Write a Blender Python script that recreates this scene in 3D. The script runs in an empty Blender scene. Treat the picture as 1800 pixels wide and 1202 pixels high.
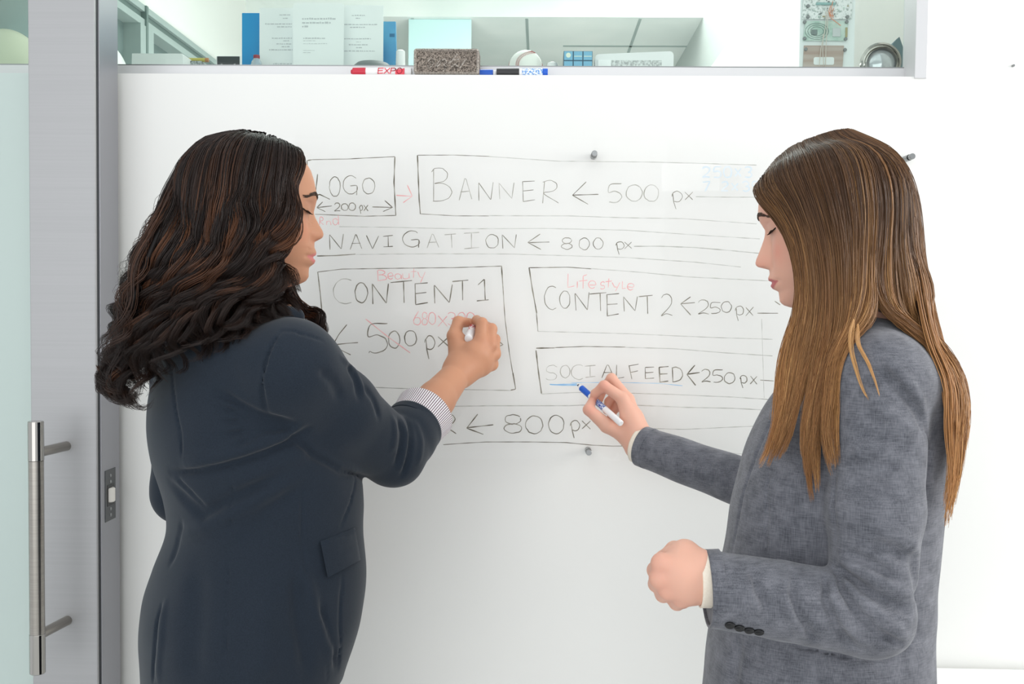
import bpy, math, random
import numpy as np
import openvdb

random.seed(7)
rng = np.random.default_rng(7)
scene = bpy.context.scene
col = scene.collection
R_ = math.radians

# ------------------------------------------------------------------ camera, world, light, exposure
FPX = 1750.0
CAM = np.array((0.0, 0.0, 1.42))
YAW, PIT, ROL = R_(1.5), R_(-2.1), R_(0.58)
fwd = np.array((-math.sin(YAW) * math.cos(PIT), math.cos(YAW) * math.cos(PIT), math.sin(PIT)))
r0 = np.array((math.cos(YAW), math.sin(YAW), 0.0))
u0 = np.cross(r0, fwd)
cr = math.cos(ROL) * r0 + math.sin(ROL) * u0
cu = -math.sin(ROL) * r0 + math.cos(ROL) * u0
cam_data = bpy.data.cameras.new('camera')
cam_data.lens = 35.0
cam_data.sensor_width = 36.0
cam_data.clip_start = 0.05
cam = bpy.data.objects.new('camera', cam_data)
col.objects.link(cam)
from mathutils import Matrix, Vector
m = Matrix.Identity(4)
for i in range(3):
    m[i][0], m[i][1], m[i][2], m[i][3] = cr[i], cu[i], -fwd[i], CAM[i]
cam.matrix_world = m
scene.camera = cam

world = bpy.data.worlds.new('daylight')
scene.world = world
world.use_nodes = True
bg = world.node_tree.nodes['Background']
bg.inputs[0].default_value = (0.93, 0.97, 1.0, 1)
bg.inputs[1].default_value = 0.84
vs = scene.view_settings
vs.view_transform = 'Standard'
vs.look = 'None'
vs.exposure = 0.05
vs.gamma = 1.0
vs.use_curve_mapping = False


def area(name, loc, target, sx, sy, watts, color=(1, 1, 1)):
    d = bpy.data.lights.new(name, 'AREA')
    d.shape = 'RECTANGLE'
    d.size, d.size_y = sx, sy
    d.energy = watts
    d.color = color
    o = bpy.data.objects.new(name, d)
    col.objects.link(o)
    o.location = loc
    o.rotation_euler = (Vector(target) - Vector(loc)).to_track_quat('-Z', 'Y').to_euler()
    return o


area('window_daylight', (2.9, 1.1, 2.1), (-0.1, 1.45, 1.6), 1.5, 1.5, 46, (1.0, 0.985, 0.96))
area('rear_window_daylight', (-1.2, -3.2, 1.65), (0.0, 1.9, 1.25), 4.4, 2.9, 58, (0.98, 0.99, 1.0))
area('added_top_fill', (-0.3, 1.0, 2.95), (-0.3, 1.05, 0.0), 3.0, 1.2, 6, (1.0, 0.99, 0.97))  # added overhead fill, brightens the wall behind the woman in navy
area('reflected_window_slit', (1.03, -2.4, 1.27), (0.32, 1.97, 1.34), 0.10, 0.85, 1.5)
area('reflected_window_pane', (0.95, -2.4, 2.24), (0.29, 1.97, 1.67), 0.36, 0.17, 1.0)
area('back_room_light', (0.2, 3.6, 2.70), (0.1, 3.7, 1.0), 2.2, 1.4, 36)
area('return_wall_fill', (0.9, 2.25, 2.75), (1.15, 2.45, 2.0), 0.5, 0.15, 2.5)  # unseen lamp aimed at the white return wall beyond the shelf
area('back_room_light_far', (0.2, 5.6, 2.6), (0.2, 5.7, 1.0), 2.2, 1.4, 22)
area('back_room_wash', (0.0, 3.0, 1.0), (0.1, 4.0, 2.8), 1.6, 1.0, 22)


def ray(px, py):
    return fwd + cr * ((px - 900.0) / FPX) - cu * ((py - 601.0) / FPX)


def P(px, py, Y):
    d = ray(px, py)
    return CAM + d * (Y / d[1])


def PX(px, py, X):
    d = ray(px, py)
    return CAM + d * (X / d[0])


# ------------------------------------------------------------------ materials
def s2l(c):
    return tuple(((v / 255) / 12.92 if v <= 10.3 else (((v / 255) + 0.055) / 1.055) ** 2.4) for v in c)


def mat(name, rgb, rough=0.5, metal=0.0, spec=0.5, **kw):
    mt = bpy.data.materials.new(name)
    mt.use_nodes = True
    b = mt.node_tree.nodes['Principled BSDF']
    b.inputs['Base Color'].default_value = (*s2l(rgb), 1)
    b.inputs['Roughness'].default_value = rough
    b.inputs['Metallic'].default_value = metal
    b.inputs['Specular IOR Level'].default_value = spec
    for k, v in kw.items():
        b.inputs[k.replace('_', ' ')].default_value = v
    return mt


def nodes(mt):
    return mt.node_tree.nodes, mt.node_tree.links, mt.node_tree.nodes['Principled BSDF']


def noise_color(mt, c1, c2, scale=(40, 40, 40), detail=4, lo=0.35, hi=0.65, bump=0.0, bump_dist=0.001):
    n, l, b = nodes(mt)
    tc = n.new('ShaderNodeTexCoord')
    mp = n.new('ShaderNodeMapping')
    mp.inputs['Scale'].default_value = scale
    nz = n.new('ShaderNodeTexNoise')
    nz.inputs['Scale'].default_value = 1.0
    nz.inputs['Detail'].default_value = detail
    rp = n.new('ShaderNodeValToRGB')
    rp.color_ramp.elements[0].position = lo
    rp.color_ramp.elements[1].position = hi
    rp.color_ramp.elements[0].color = (*s2l(c1), 1)
    rp.color_ramp.elements[1].color = (*s2l(c2), 1)
    l.new(tc.outputs['Object'], mp.inputs['Vector'])
    l.new(mp.outputs['Vector'], nz.inputs['Vector'])
    l.new(nz.outputs['Fac'], rp.inputs['Fac'])
    l.new(rp.outputs['Color'], b.inputs['Base Color'])
    if bump:
        bp = n.new('ShaderNodeBump')
        bp.inputs['Strength'].default_value = bump
        bp.inputs['Distance'].default_value = bump_dist
        l.new(nz.outputs['Fac'], bp.inputs['Height'])
        l.new(bp.outputs['Normal'], b.inputs['Normal'])
    return mt


def attr_color(mt, name='Col'):
    n, l, b = nodes(mt)
    a = n.new('ShaderNodeVertexColor')
    a.layer_name = name
    l.new(a.outputs['Color'], b.inputs['Base Color'])
    return mt


M = {}
M['wall'] = noise_color(mat('white_wall_paint', (240, 240, 238), 0.45, spec=0.3), (240, 240, 236), (243, 243, 239), (2, 2, 2), 3)
M['ceiling'] = noise_color(mat('ceiling_paint', (232, 236, 233), 0.8), (226, 232, 229), (238, 241, 238), (3, 3, 3), 3)
M['floor'] = noise_color(mat('pale_floor', (214, 214, 212), 0.6), (208, 208, 207), (220, 220, 218), (20, 20, 20), 5)
M['alu'] = noise_color(mat('brushed_aluminium', (176, 176, 178), 0.45, 0.4), (172, 172, 173), (175, 175, 176), (3, 3, 300), 3)
M['alu_edge'] = mat('anodised_edge', (160, 160, 165), 0.38, 0.85)
M['alu_light'] = mat('pale_aluminium', (215, 215, 216), 0.4, 0.3)
M['chrome'] = mat('polished_chrome', (176, 173, 168), 0.08, 1.0)
M['satin'] = noise_color(mat('satin_steel', (190, 187, 182), 0.28, 1.0), (164, 159, 152), (172, 167, 160), (4, 4, 400), 3)
M['steel'] = mat('grey_steel', (150, 152, 152), 0.35, 0.9)
M['dark'] = mat('dark_plastic', (38, 42, 44), 0.4)
M['black'] = mat('black_plastic', (22, 22, 24), 0.35)
M['white'] = mat('white_plastic', (240, 240, 240), 0.35)
M['nylon'] = mat('white_nylon', (232, 228, 220), 0.4)


def glass(name, rgb, ior=1.45, rough=0.0):
    """thin clear pane: tinted transparency with a fresnel reflection"""
    mt = bpy.data.materials.new(name)
    mt.use_nodes = True
    n, l = mt.node_tree.nodes, mt.node_tree.links
    n.remove(n['Principled BSDF'])
    out = n['Material Output']
    tr = n.new('ShaderNodeBsdfTransparent')
    tr.inputs[0].default_value = (*s2l(rgb), 1)
    gl = n.new('ShaderNodeBsdfGlossy')
    gl.inputs['Roughness'].default_value = rough
    fr = n.new('ShaderNodeFresnel')
    fr.inputs[0].default_value = ior
    ge = n.new('ShaderNodeNewGeometry')
    inv = n.new('ShaderNodeMath')
    inv.operation = 'SUBTRACT'
    inv.inputs[0].default_value = 1.0
    l.new(ge.outputs['Backfacing'], inv.inputs[1])
    mu = n.new('ShaderNodeMath')
    mu.operation = 'MULTIPLY'
    l.new(fr.outputs[0], mu.inputs[0])
    l.new(inv.outputs[0], mu.inputs[1])
    mx = n.new('ShaderNodeMixShader')
    l.new(mu.outputs[0], mx.inputs[0])
    l.new(tr.outputs[0], mx.inputs[1])
    l.new(gl.outputs[0], mx.inputs[2])
    l.new(mx.outputs[0], out.inputs['Surface'])
    return mt


M['glass_board'] = glass('clear_board_glass', (255, 255, 255), 1.25)
M['glass_win'] = glass('green_tint_glass', (247, 251, 249), 1.3)
M['glass_door'] = glass('green_door_glass', (250, 252, 251), 1.3)


# ------------------------------------------------------------------ object helpers
def link(name, me, parent=None):
    o = bpy.data.objects.new(name, me)
    col.objects.link(o)
    if parent is not None:
        o.parent = parent
        o.matrix_parent_inverse = Matrix.Identity(4)
        # parts are authored in world space: take the parent's place off
        o.location = -Vector(parent_loc(parent))
    return o


def parent_loc(p):
    l = Vector((0, 0, 0))
    while p is not None:
        l = l + p.location
        p = p.parent
    return l


def tag(o, label=None, cat=None, group=None, kind=None):
    if label:
        o['label'] = label
    if cat:
        o['category'] = cat
    if group:
        o['group'] = group
    if kind:
        o['kind'] = kind
    return o


def empty(name, loc, label, cat, group=None):
    o = bpy.data.objects.new(name, None)
    o.empty_display_size = 0.05
    col.objects.link(o)
    o.location = loc
    return tag(o, label, cat, group)


class MB:
    """collects boxes, lathes and tubes into one mesh"""

    def __init__(self):
        self.v, self.f, self.mi = [], [], []
        self.uv = {}
        self.cur = 0

    def add(self, vs_, fs):
        b = len(self.v)
        self.v += [tuple(map(float, q)) for q in vs_]
        for f in fs:
            self.f.append(tuple(b + i for i in f))
            self.mi.append(self.cur)
        return self

    def box(self, lo, hi, bev=0.0):
        (x0, y0, z0), (x1, y1, z1) = lo, hi
        if bev <= 0:
            v = [(x, y, z) for x in (x0, x1) for y in (y0, y1) for z in (z0, z1)]
            return self.add(v, [(0, 1, 3, 2), (4, 6, 7, 5), (0, 4, 5, 1), (2, 3, 7, 6), (0, 2, 6, 4), (1, 5, 7, 3)])
        import bmesh
        bm = bmesh.new()
        bmesh.ops.create_cube(bm, size=1.0)
        for q in bm.verts:
            q.co = Vector(((x0 + x1) / 2 + q.co.x * (x1 - x0), (y0 + y1) / 2 + q.co.y * (y1 - y0), (z0 + z1) / 2 + q.co.z * (z1 - z0)))
        bmesh.ops.bevel(bm, geom=bm.edges[:], offset=bev, segments=2, profile=0.5, affect='EDGES')
        bm.verts.index_update()
        self.add([q.co for q in bm.verts], [[q.index for q in f.verts] for f in bm.faces])
        bm.free()
        return self

    def lathe(self, prof, a, axis, n=28, close=True):
        """prof: list of (radius, distance along axis from a)"""
        a = np.array(a, float)
        ax = np.array(axis, float)
        ax /= np.linalg.norm(ax)
        h = np.array((0, 0, 1.0)) if abs(ax[2]) < 0.9 else np.array((1.0, 0, 0))
        e1 = np.cross(ax, h)
        e1 /= np.linalg.norm(e1)
        e2 = np.cross(ax, e1)
        v, f = [], []
        for (r, t) in prof:
            for k in range(n):
                th = 2 * math.pi * k / n
                v.append(a + ax * t + (e1 * math.cos(th) + e2 * math.sin(th)) * r)
        for i in range(len(prof) - 1):
            for k in range(n):
                k2 = (k + 1) % n
                f.append((i * n + k, i * n + k2, (i + 1) * n + k2, (i + 1) * n + k))
        if close:
            f.append(tuple(range(n))[::-1])
            f.append(tuple((len(prof) - 1) * n + k for k in range(n)))
        return self.add(v, f)

    def cyl(self, a, b, r, n=24, bev=0.0):
        a, b = np.array(a, float), np.array(b, float)
        L = np.linalg.norm(b - a)
        if bev:
            pr = [(r - bev, 0), (r, bev), (r, L - bev), (r - bev, L)]
        else:
            pr = [(r, 0), (r, L)]
        return self.lathe(pr, a, b - a, n)

    def tube(self, pts, r, n=8):
        pts = [np.array(p, float) for p in pts]
        v, f = [], []
        for i, p in enumerate(pts):
            t = pts[min(i + 1, len(pts) - 1)] - pts[max(i - 1, 0)]
            t /= np.linalg.norm(t) + 1e-12
            h = np.array((0, 0, 1.0)) if abs(t[2]) < 0.9 else np.array((1.0, 0, 0))
            e1 = np.cross(t, h)
            e1 /= np.linalg.norm(e1)
            e2 = np.cross(t, e1)
            rr = r[i] if hasattr(r, '__len__') else r
            for k in range(n):
                th = 2 * math.pi * k / n
                v.append(p + (e1 * math.cos(th) + e2 * math.sin(th)) * rr)
        for i in range(len(pts) - 1):
            for k in range(n):
                k2 = (k + 1) % n
                f.append((i * n + k, i * n + k2, (i + 1) * n + k2, (i + 1) * n + k))
        f.append(tuple(range(n))[::-1])
        f.append(tuple((len(pts) - 1) * n + k for k in range(n)))
        return self.add(v, f)

    def prism(self, poly, y0, y1):
        """poly in (x,z), extruded along Y"""
        n = len(poly)
        v = [(x, y0, z) for x, z in poly] + [(x, y1, z) for x, z in poly]
        f = [tuple(range(n)), tuple(range(2 * n - 1, n - 1, -1))]
        for k in range(n):
            k2 = (k + 1) % n
            f.append((k, k + n, k2 + n, k2))
        return self.add(v, f)

    def build(self, name, mats, parent=None, smooth=True, angle=40):
        me = bpy.data.meshes.new(name)
        me.from_pydata(self.v, [], self.f)
        for q in (mats if isinstance(mats, (list, tuple)) else [mats]):
            me.materials.append(q)
        me.polygons.foreach_set('material_index', self.mi)
        import bmesh
        bm = bmesh.new()
        bm.from_mesh(me)
        bmesh.ops.recalc_face_normals(bm, faces=bm.faces)
        bm.to_mesh(me)
        bm.free()
        if smooth:
            me.polygons.foreach_set('use_smooth', [True] * len(me.polygons))
            try:
                me.set_sharp_from_angle(angle=R_(angle))
            except Exception:
                pass
        return link(name, me, parent)


def mesh_np(name, v, f, mt, parent=None, colors=None, uv=None):
    """fast mesh from numpy arrays (all faces the same size)"""
    me = bpy.data.meshes.new(name)
    k = f.shape[1]
    me.vertices.add(len(v))
    me.vertices.foreach_set('co', np.ascontiguousarray(v, np.float32).ravel())
    me.loops.add(f.size)
    me.loops.foreach_set('vertex_index', np.ascontiguousarray(f, np.int32).ravel())
    me.polygons.add(len(f))
    me.polygons.foreach_set('loop_start', np.arange(0, f.size, k, dtype=np.int32))
    me.polygons.foreach_set('use_smooth', np.ones(len(f), bool))
    me.update(calc_edges=True)
    me.validate()
    me.materials.append(mt)
    if colors is not None:
        a = me.color_attributes.new('Col', 'FLOAT_COLOR', 'POINT')
        c4 = np.ones((len(v), 4), np.float32)
        c4[:, :3] = colors
        a.data.foreach_set('color', c4.ravel())
    return link(name, me, parent)


# ------------------------------------------------------------------ distance-field modelling
BIG = 9.0


def smin(a, b, k):
    if k <= 0:
        return np.minimum(a, b)
    h = np.maximum(k - np.abs(a - b), 0) / k
    return np.minimum(a, b) - h * h * k * 0.25


class Shape:
    def __init__(self):
        self.ops = []

    def _push(self, f, lo, hi, k, mode):
        self.ops.append((f, np.array(lo, np.float32) - 0.004, np.array(hi, np.float32) + 0.004, k, mode))

    def chain(self, pts, rad, k=0.02, mode='u'):
        for i in range(len(pts) - 1):
            self.cone(pts[i], pts[i + 1], rad[i], rad[i + 1], k if i == 0 else max(k * 0.35, 0.004) if k > 0 else 0, mode)
        return self

    def cone(self, a, b, ra, rb, k=0.02, mode='u'):
        a, b = np.array(a, np.float32), np.array(b, np.float32)
        ab = b - a
        L2 = float(ab @ ab) + 1e-12

        def f(p):
            q = p - a
            t = np.clip(q @ ab / L2, 0, 1)
            return np.linalg.norm(q - t[:, None] * ab, axis=1) - (ra + (rb - ra) * t)
        self._push(f, np.minimum(a - ra, b - rb), np.maximum(a + ra, b + rb), k, mode)
        return self

    def ell(self, c, r, rot=None, k=0.02, mode='u'):
        c, r = np.array(c, np.float32), np.array(r, np.float32)
        Rm = np.eye(3, dtype=np.float32) if rot is None else np.array(rot, np.float32)

        def f(p):
            q = (p - c) @ Rm
            k0 = np.linalg.norm(q / r, axis=1)
            k1 = np.linalg.norm(q / (r * r), axis=1) + 1e-9
            return k0 * (k0 - 1) / k1
        m_ = np.abs(Rm) @ r
        self._push(f, c - m_, c + m_, k, mode)
        return self

    def loft(self, rows, k=0.02, mode='u', n=2.3):
        """rows: (z, cx, cy, a, b, phi): b is the half extent along phi, a across it"""
        rows = np.array(sorted(rows), np.float32)
        z0, z1 = rows[0, 0], rows[-1, 0]

        def f(p):
            z = p[:, 2]
            g = [smooth_interp(z, rows[:, 0], rows[:, i]) for i in range(1, 6)]
            dx, dy = p[:, 0] - g[0], p[:, 1] - g[1]
            c, s = np.cos(g[4]), np.sin(g[4])
            u = np.abs(dx * c + dy * s) / g[3]
            v = np.abs(dy * c - dx * s) / g[2]
            q = (u ** n + v ** n) ** (1 / n)
            d = (q - 1) * np.minimum(g[2], g[3])
            e = np.maximum(z0 - z, z - z1)
            return np.where(e > 0, np.sqrt(np.maximum(d, 0) ** 2 + e * e), np.maximum(d, e))
        R = np.maximum(rows[:, 3], rows[:, 4])
        self._push(f, ((rows[:, 1] - R).min(), (rows[:, 2] - R).min(), z0), ((rows[:, 1] + R).max(), (rows[:, 2] + R).max(), z1), k, mode)
        return self

    def fold(self, pts, sigma, amp):
        """raise (amp>0) or sink the surface along a polyline lying on it; ends fade out"""
        pts = np.array(pts, np.float32)
        seg = np.linalg.norm(np.diff(pts, axis=0), axis=1)
        cum = np.concatenate([[0], np.cumsum(seg)]) / max(seg.sum(), 1e-6)

        def f(p):
            best = np.full(len(p), 9.0, np.float32)
            tt = np.zeros(len(p), np.float32)
            for i in range(len(pts) - 1):
                a, ab = pts[i], pts[i + 1] - pts[i]
                t = np.clip((p - a) @ ab / (ab @ ab + 1e-12), 0, 1)
                d = np.linalg.norm(p - a - t[:, None] * ab, axis=1)
                w = d < best
                best = np.where(w, d, best)
                tt = np.where(w, cum[i] + (cum[i + 1] - cum[i]) * t, tt)
            env = np.clip(np.minimum(tt, 1 - tt) * 5 + 0.25, 0, 1)
            return -amp * env * np.exp(-(best / sigma) ** 2)
        self._push(f, pts.min(0) - 3 * sigma, pts.max(0) + 3 * sigma, 0, 'd')
        return self

    def waves(self, fn, lo, hi):
        self._push(fn, lo, hi, 0, 'd')
        return self

    def eval(self, p, ops=None):
        d = np.full(len(p), BIG, np.float32)
        for (f, lo, hi, k, mode) in (self.ops if ops is None else ops):
            v = f(p).astype(np.float32)
            if mode == 'u':
                d = smin(d, v, k)
            elif mode == 's':
                d = -smin(-d, v, k)
            elif mode == 'i':
                d = -smin(-d, -v, k)
            else:
                d = d + v
        return d

    def hit(self, px, py, y0=0.9, y1=2.0):
        """first point of the surface met from the camera through a pixel"""
        d = ray(px, py)
        ys = np.arange(y0, y1, 0.0015)
        pts = (CAM + d[None, :] * (ys / d[1])[:, None]).astype(np.float32)
        v = self.eval(pts)
        w = np.nonzero(v < 0)[0]
        i = w[0] if len(w) else int(np.argmin(v))
        return pts[i].astype(float)

    def hits(self, lst, **kw):
        return [self.hit(a, b, **kw) for a, b in lst]

    def mesh(self, vox, blk=24):
        add = [o for o in self.ops if o[4] == 'u']
        lo = np.min([o[1] for o in add], axis=0) - 3 * vox
        hi = np.max([o[2] for o in add], axis=0) + 3 * vox
        B = blk * vox
        i0 = np.floor(lo / B).astype(int)
        i1 = np.floor(hi / B).astype(int)
        idx = np.array([(i, j, k) for i in range(i0[0], i1[0] + 1) for j in range(i0[1], i1[1] + 1) for k in range(i0[2], i1[2] + 1)])
        cen = ((idx + 0.5) * B - 0.5 * vox).astype(np.float32)
        dc = self.eval(cen)
        rad = B * 0.87 * 1.35 + 0.006
        grid = openvdb.FloatGrid(BIG)
        gx = np.arange(blk)
        off = np.stack(np.meshgrid(gx, gx, gx, indexing='ij'), -1).reshape(-1, 3)
        for ci in range(len(idx)):
            ijk = idx[ci] * blk
            if dc[ci] < -rad:
                grid.fill(tuple(int(q) for q in ijk), tuple(int(q) for q in ijk + blk - 1), -1.0)
                continue
            if dc[ci] > rad:
                continue
            blo, bhi = ijk * vox, (ijk + blk) * vox
            ops = [o for o in self.ops if np.all(o[1] - o[3] - 2 * vox < bhi) and np.all(o[2] + o[3] + 2 * vox > blo)]
            if not any(o[4] == 'u' for o in ops):
                continue
            p = ((ijk + off) * vox).astype(np.float32)
            v = self.eval(p, ops).reshape(blk, blk, blk)
            grid.copyFromArray(np.ascontiguousarray(v), ijk=tuple(int(q) for q in ijk))
        grid.transform = openvdb.createLinearTransform(voxelSize=vox)
        pts, quads = grid.convertToQuads(0.0)
        quads = np.array(quads)
        return np.array(pts), quads


def smooth_interp(x, xs, ys):
    """monotone-ish cubic (Catmull-Rom) interpolation through a table"""
    x = np.clip(x, xs[0], xs[-1])
    i = np.clip(np.searchsorted(xs, x) - 1, 0, len(xs) - 2)
    h = xs[i + 1] - xs[i]
    t = (x - xs[i]) / h
    sl = np.gradient(ys, xs)
    m0, m1 = sl[i] * h, sl[i + 1] * h
    t2, t3 = t * t, t * t * t
    return (2 * t3 - 3 * t2 + 1) * ys[i] + (t3 - 2 * t2 + t) * m0 + (-2 * t3 + 3 * t2) * ys[i + 1] + (t3 - t2) * m1

# ------------------------------------------------------------------ the room
YW = 2.0                                  # face of the whiteboard wall
ZL = float(P(900, 130, YW)[2])            # top of the solid wall = ledge under the interior window
XR = float(P(1630, 70, YW)[0])            # outer edge of the window frame
ZB = float(P(900, 117, YW + 0.055)[2])    # top of the bottom frame bar

b = MB()
b.box((-2.6, YW, 0), (2.9, YW + 0.30, ZL - 0.002), 0)
b.box((XR, YW, ZL - 0.002), (2.9, YW + 0.06, 2.9))
b.box((-2.6, YW, 2.55), (XR, YW + 0.06, 2.9))
w = b.build('wall_front', M['wall'], smooth=False)
tag(w, kind='structure')
w = MB().box((-2.6, -2.6, -0.04), (2.9, 7.4, 0.0)).build('floor', M['floor'], smooth=False)
tag(w, kind='structure')

# interior window in the wall: bottom bar, right bar, clear pane
b = MB()
b.box((-2.6, YW + 0.055, ZL), (XR - 0.022, YW + 0.085, ZB), 0.001)
b.box((XR - 0.024, YW - 0.004, ZL - 0.006), (XR, YW + 0.066, 2.55), 0.0012)
wf = b.build('window_1', M['alu_light'], smooth=False)
tag(wf, kind='structure')
MB().box((-2.6, YW + 0.058, ZB - 0.004), (XR - 0.023, YW + 0.064, 2.55)).build('window_pane', M['glass_win'], wf, smooth=False)
b = MB().box((-2.6, YW + 0.0555, ZB), (XR - 0.024, YW + 0.0575, ZB + 0.002))
b.build('pane_gasket', M['steel'], wf, smooth=False)
# deep shelf behind the pane
ZS = ZB - 0.004
w = MB().box((-2.6, YW + 0.086, ZS - 0.02), (XR - 0.047, YW + 0.48, ZS), 0.001).build('trim_1', M['alu_light'], smooth=False)
tag(w, kind='structure')

# ------------------------------------------------------------------ room behind the window
M['partition'] = mat('grey_green_aluminium', (170, 184, 181), 0.5, 0.2)
M['partition_dark'] = mat('shadow_gap_grey', (108, 126, 122), 0.6)
M['smoke_glass'] = mat('smoked_glass', (118, 134, 132), 0.15)
M['upper_wall'] = mat('upper_wall_shade_grey', (206, 212, 209), 0.8)  # grey stands for the dimmer light on the right wall's upper band
YB = 7.0
c1, c2 = P(425, 22, 4.13), P(378, 103, 3.9)
XL2 = float(c1[0])
ZC = float(c1[2])
XP = XL2 + 0.01
h1, h2 = PX(378, 103, XP), PX(353, 100, XP)
b = MB()
b.box((XL2 - 0.1, 2.3, h1[2]), (XL2, YB, 3.3))
w = b.build('wall_left', M['wall'], smooth=False)
tag(w, kind='structure')
# glazed partition running back under the left wall
zt, zg = float(h1[2]), float(h2[2])
zf = float(PX(330, 100, XP)[2])
ym0, ym1 = float(PX(245, 60, XP)[1]), float(PX(255, 60, XP)[1])
b = MB()
b.cur = 0
b.box((XP - 0.09, 2.32, zg + 0.012), (XP, YB - 0.02, zt - 0.001))
b.box((XP - 0.09, 2.32, zf), (XP, YB - 0.02, zg - 0.012))
b.box((XP - 0.085, ym0, 0.0), (XP + 0.004, ym1 + 0.06, zf))
b.box((XP - 0.085, 2.32, 0.0), (XP, YB - 0.02, 1.35))
b.cur = 1
b.box((XP - 0.085, 2.32, zg - 0.012), (XP - 0.012, YB - 0.02, zg + 0.012))
b.box((XP - 0.08, (ym0 + ym1) / 2 + 0.02, 1.35), (XP + 0.006, (ym0 + ym1) / 2 + 0.035, zt - 0.002))
b.cur = 2
b.box((XP - 0.06, 2.33, 1.35), (XP - 0.05, YB - 0.03, zf))
w = b.build('window_3', [M['partition'], M['partition_dark'], M['smoke_glass']], smooth=False)
tag(w, kind='structure')
# ceiling: high part, drop, low part with seams
yb = float((ZC - 1.42) / ((P(900, 31, 1.0)[2] - 1.42)))
zhi = ZC + 0.10
b = MB()
b.cur = 0
b.box((XL2, 2.3, zhi), (2.9, yb - 0.01, zhi + 0.1))
b.box((XL2, yb - 0.01, ZC), (2.9, YB, ZC + 0.2))
b.cur = 1
for px in (926, 1126, 724):
    x = float(P(px, 33, yb)[0])
    b.box((x - 0.006, yb + 0.01, ZC - 0.002), (x + 0.006, YB, ZC + 0.001))
    b.box((x - 0.006, 2.3, zhi - 0.002), (x + 0.006, yb - 0.02, zhi + 0.001))
ys = float((ZC - 1.42) / (P(1100, 80, 1.0)[2] - 1.42))
b.box((0.1, ys, ZC - 0.002), (2.9, ys + 0.02, ZC + 0.001))
w = b.build('ceiling', [M['ceiling'], M['partition']], smooth=False)
tag(w, kind='structure')
w = MB().box((XL2, YB, 0), (2.9, YB + 0.1, 3.3)).build('wall_back', M['upper_wall'], smooth=False)
tag(w, kind='structure')
# right wall of that room: upper band coloured grey for its weaker light, white lower leaf
XB = float(P(1210, 76, (ZC - 1.42) / (P(1210, 76, 1.0)[2] - 1.42))[0])
zb2 = float(PX(1290, 69, XB)[2])
w = MB().box((XB, 2.521, zb2), (XB + 0.1, YB, 3.3)).build('wall_right', M['upper_wall'], smooth=False)
tag(w, kind='structure')
w = MB().box((XB - 0.012, 2.50, 0), (XB + 0.08, YB, zb2), 0.002).box((XB - 0.012, 2.49, 0), (2.9, 2.52, 3.3), 0.002).build('wall_right_low', M['wall'], smooth=False)
w.name = 'trim_2'
tag(w, kind='structure')
# pale cyan glazed panel hanging below the drop
M['cyan'] = mat('pale_cyan_glazing', (205, 236, 236), 0.25)
p0, p1 = P(717, 33, yb), P(828, 33, yb)
w = MB().box((p0[0], yb + 0.02, 1.2), (p1[0], yb + 0.035, ZC), 0.002).build('window_2', M['cyan'], smooth=False)
tag(w, kind='structure')

# ------------------------------------------------------------------ sliding door
YD0, YD1 = 1.877, 1.975
xd1 = float(P(168.5, 600, YD0)[0])
xd0 = float(P(53, 600, YD0)[0])
door = MB().box((xd0, YD0, 0.02), (xd1, YD1, 2.5), 0.002)
door.box((xd1 - 0.0001, YD0 + 0.010, 0.02), (xd1 + 0.0008, YD0 + 0.012, 2.5))
door = door.build('door_1', [M['alu']], smooth=False)
tag(door, kind='structure')
b = MB().box((xd1, YD0 + 0.013, 0.021), (xd1 + 0.0035, YD1 - 0.001, 2.499), 0.001)
b.build('edge_profile', M['alu_edge'], door, smooth=False)
b = MB().box((xd1 - 0.001, YD0 + 0.0075, 0.021), (xd1 + 0.001, YD0 + 0.0125, 2.499))
b.build('edge_seal', M['dark'], door, smooth=False)
MB().box((-2.4, YD0 + 0.045, 0.02), (xd0 + 0.004, YD0 + 0.055, 2.5)).build('door_pane', M['glass_door'], door, smooth=False)
# frosted film on the lower part of the pane
M['film'] = mat('frosted_film', (214, 222, 220), 0.35)
zfilm = float(P(25, 127, YD0 + 0.05)[2])
MB().box((-2.4, YD0 + 0.056, 0.02), (xd0 + 0.003, YD0 + 0.0575, zfilm)).build('frosted_film', M['film'], door, smooth=False)
# tube handle
yh = 1.785
ht, hb = P(62, 740, yh), P(67, 1183, yh)
hx = float((ht[0] + hb[0]) / 2)
zt_, zb_ = float(ht[2]), float(hb[2])
zc1 = float(P(64, 810, yh)[2])
zc2 = float(P(66, 1113, yh)[2])
hd = MB().cyl((hx, yh, zc2), (hx, yh, zc1), 0.0132, 40).build('pull_handle', M['satin'], door)
for z0, z1 in ((zc1, zt_), (zb_, zc2)):
    MB().cyl((hx, yh, z0), (hx, yh, z1), 0.0138, 40, 0.0012).build('end_cap', M['chrome'], hd)
for py in (790, 1104):
    z = float(P(95, py, 1.83)[2])
    MB().cyl((hx, yh, z), (hx + 0.012, YD0 + 0.001, z), 0.0092, 24).build('standoff', M['satin'], hd)
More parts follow.
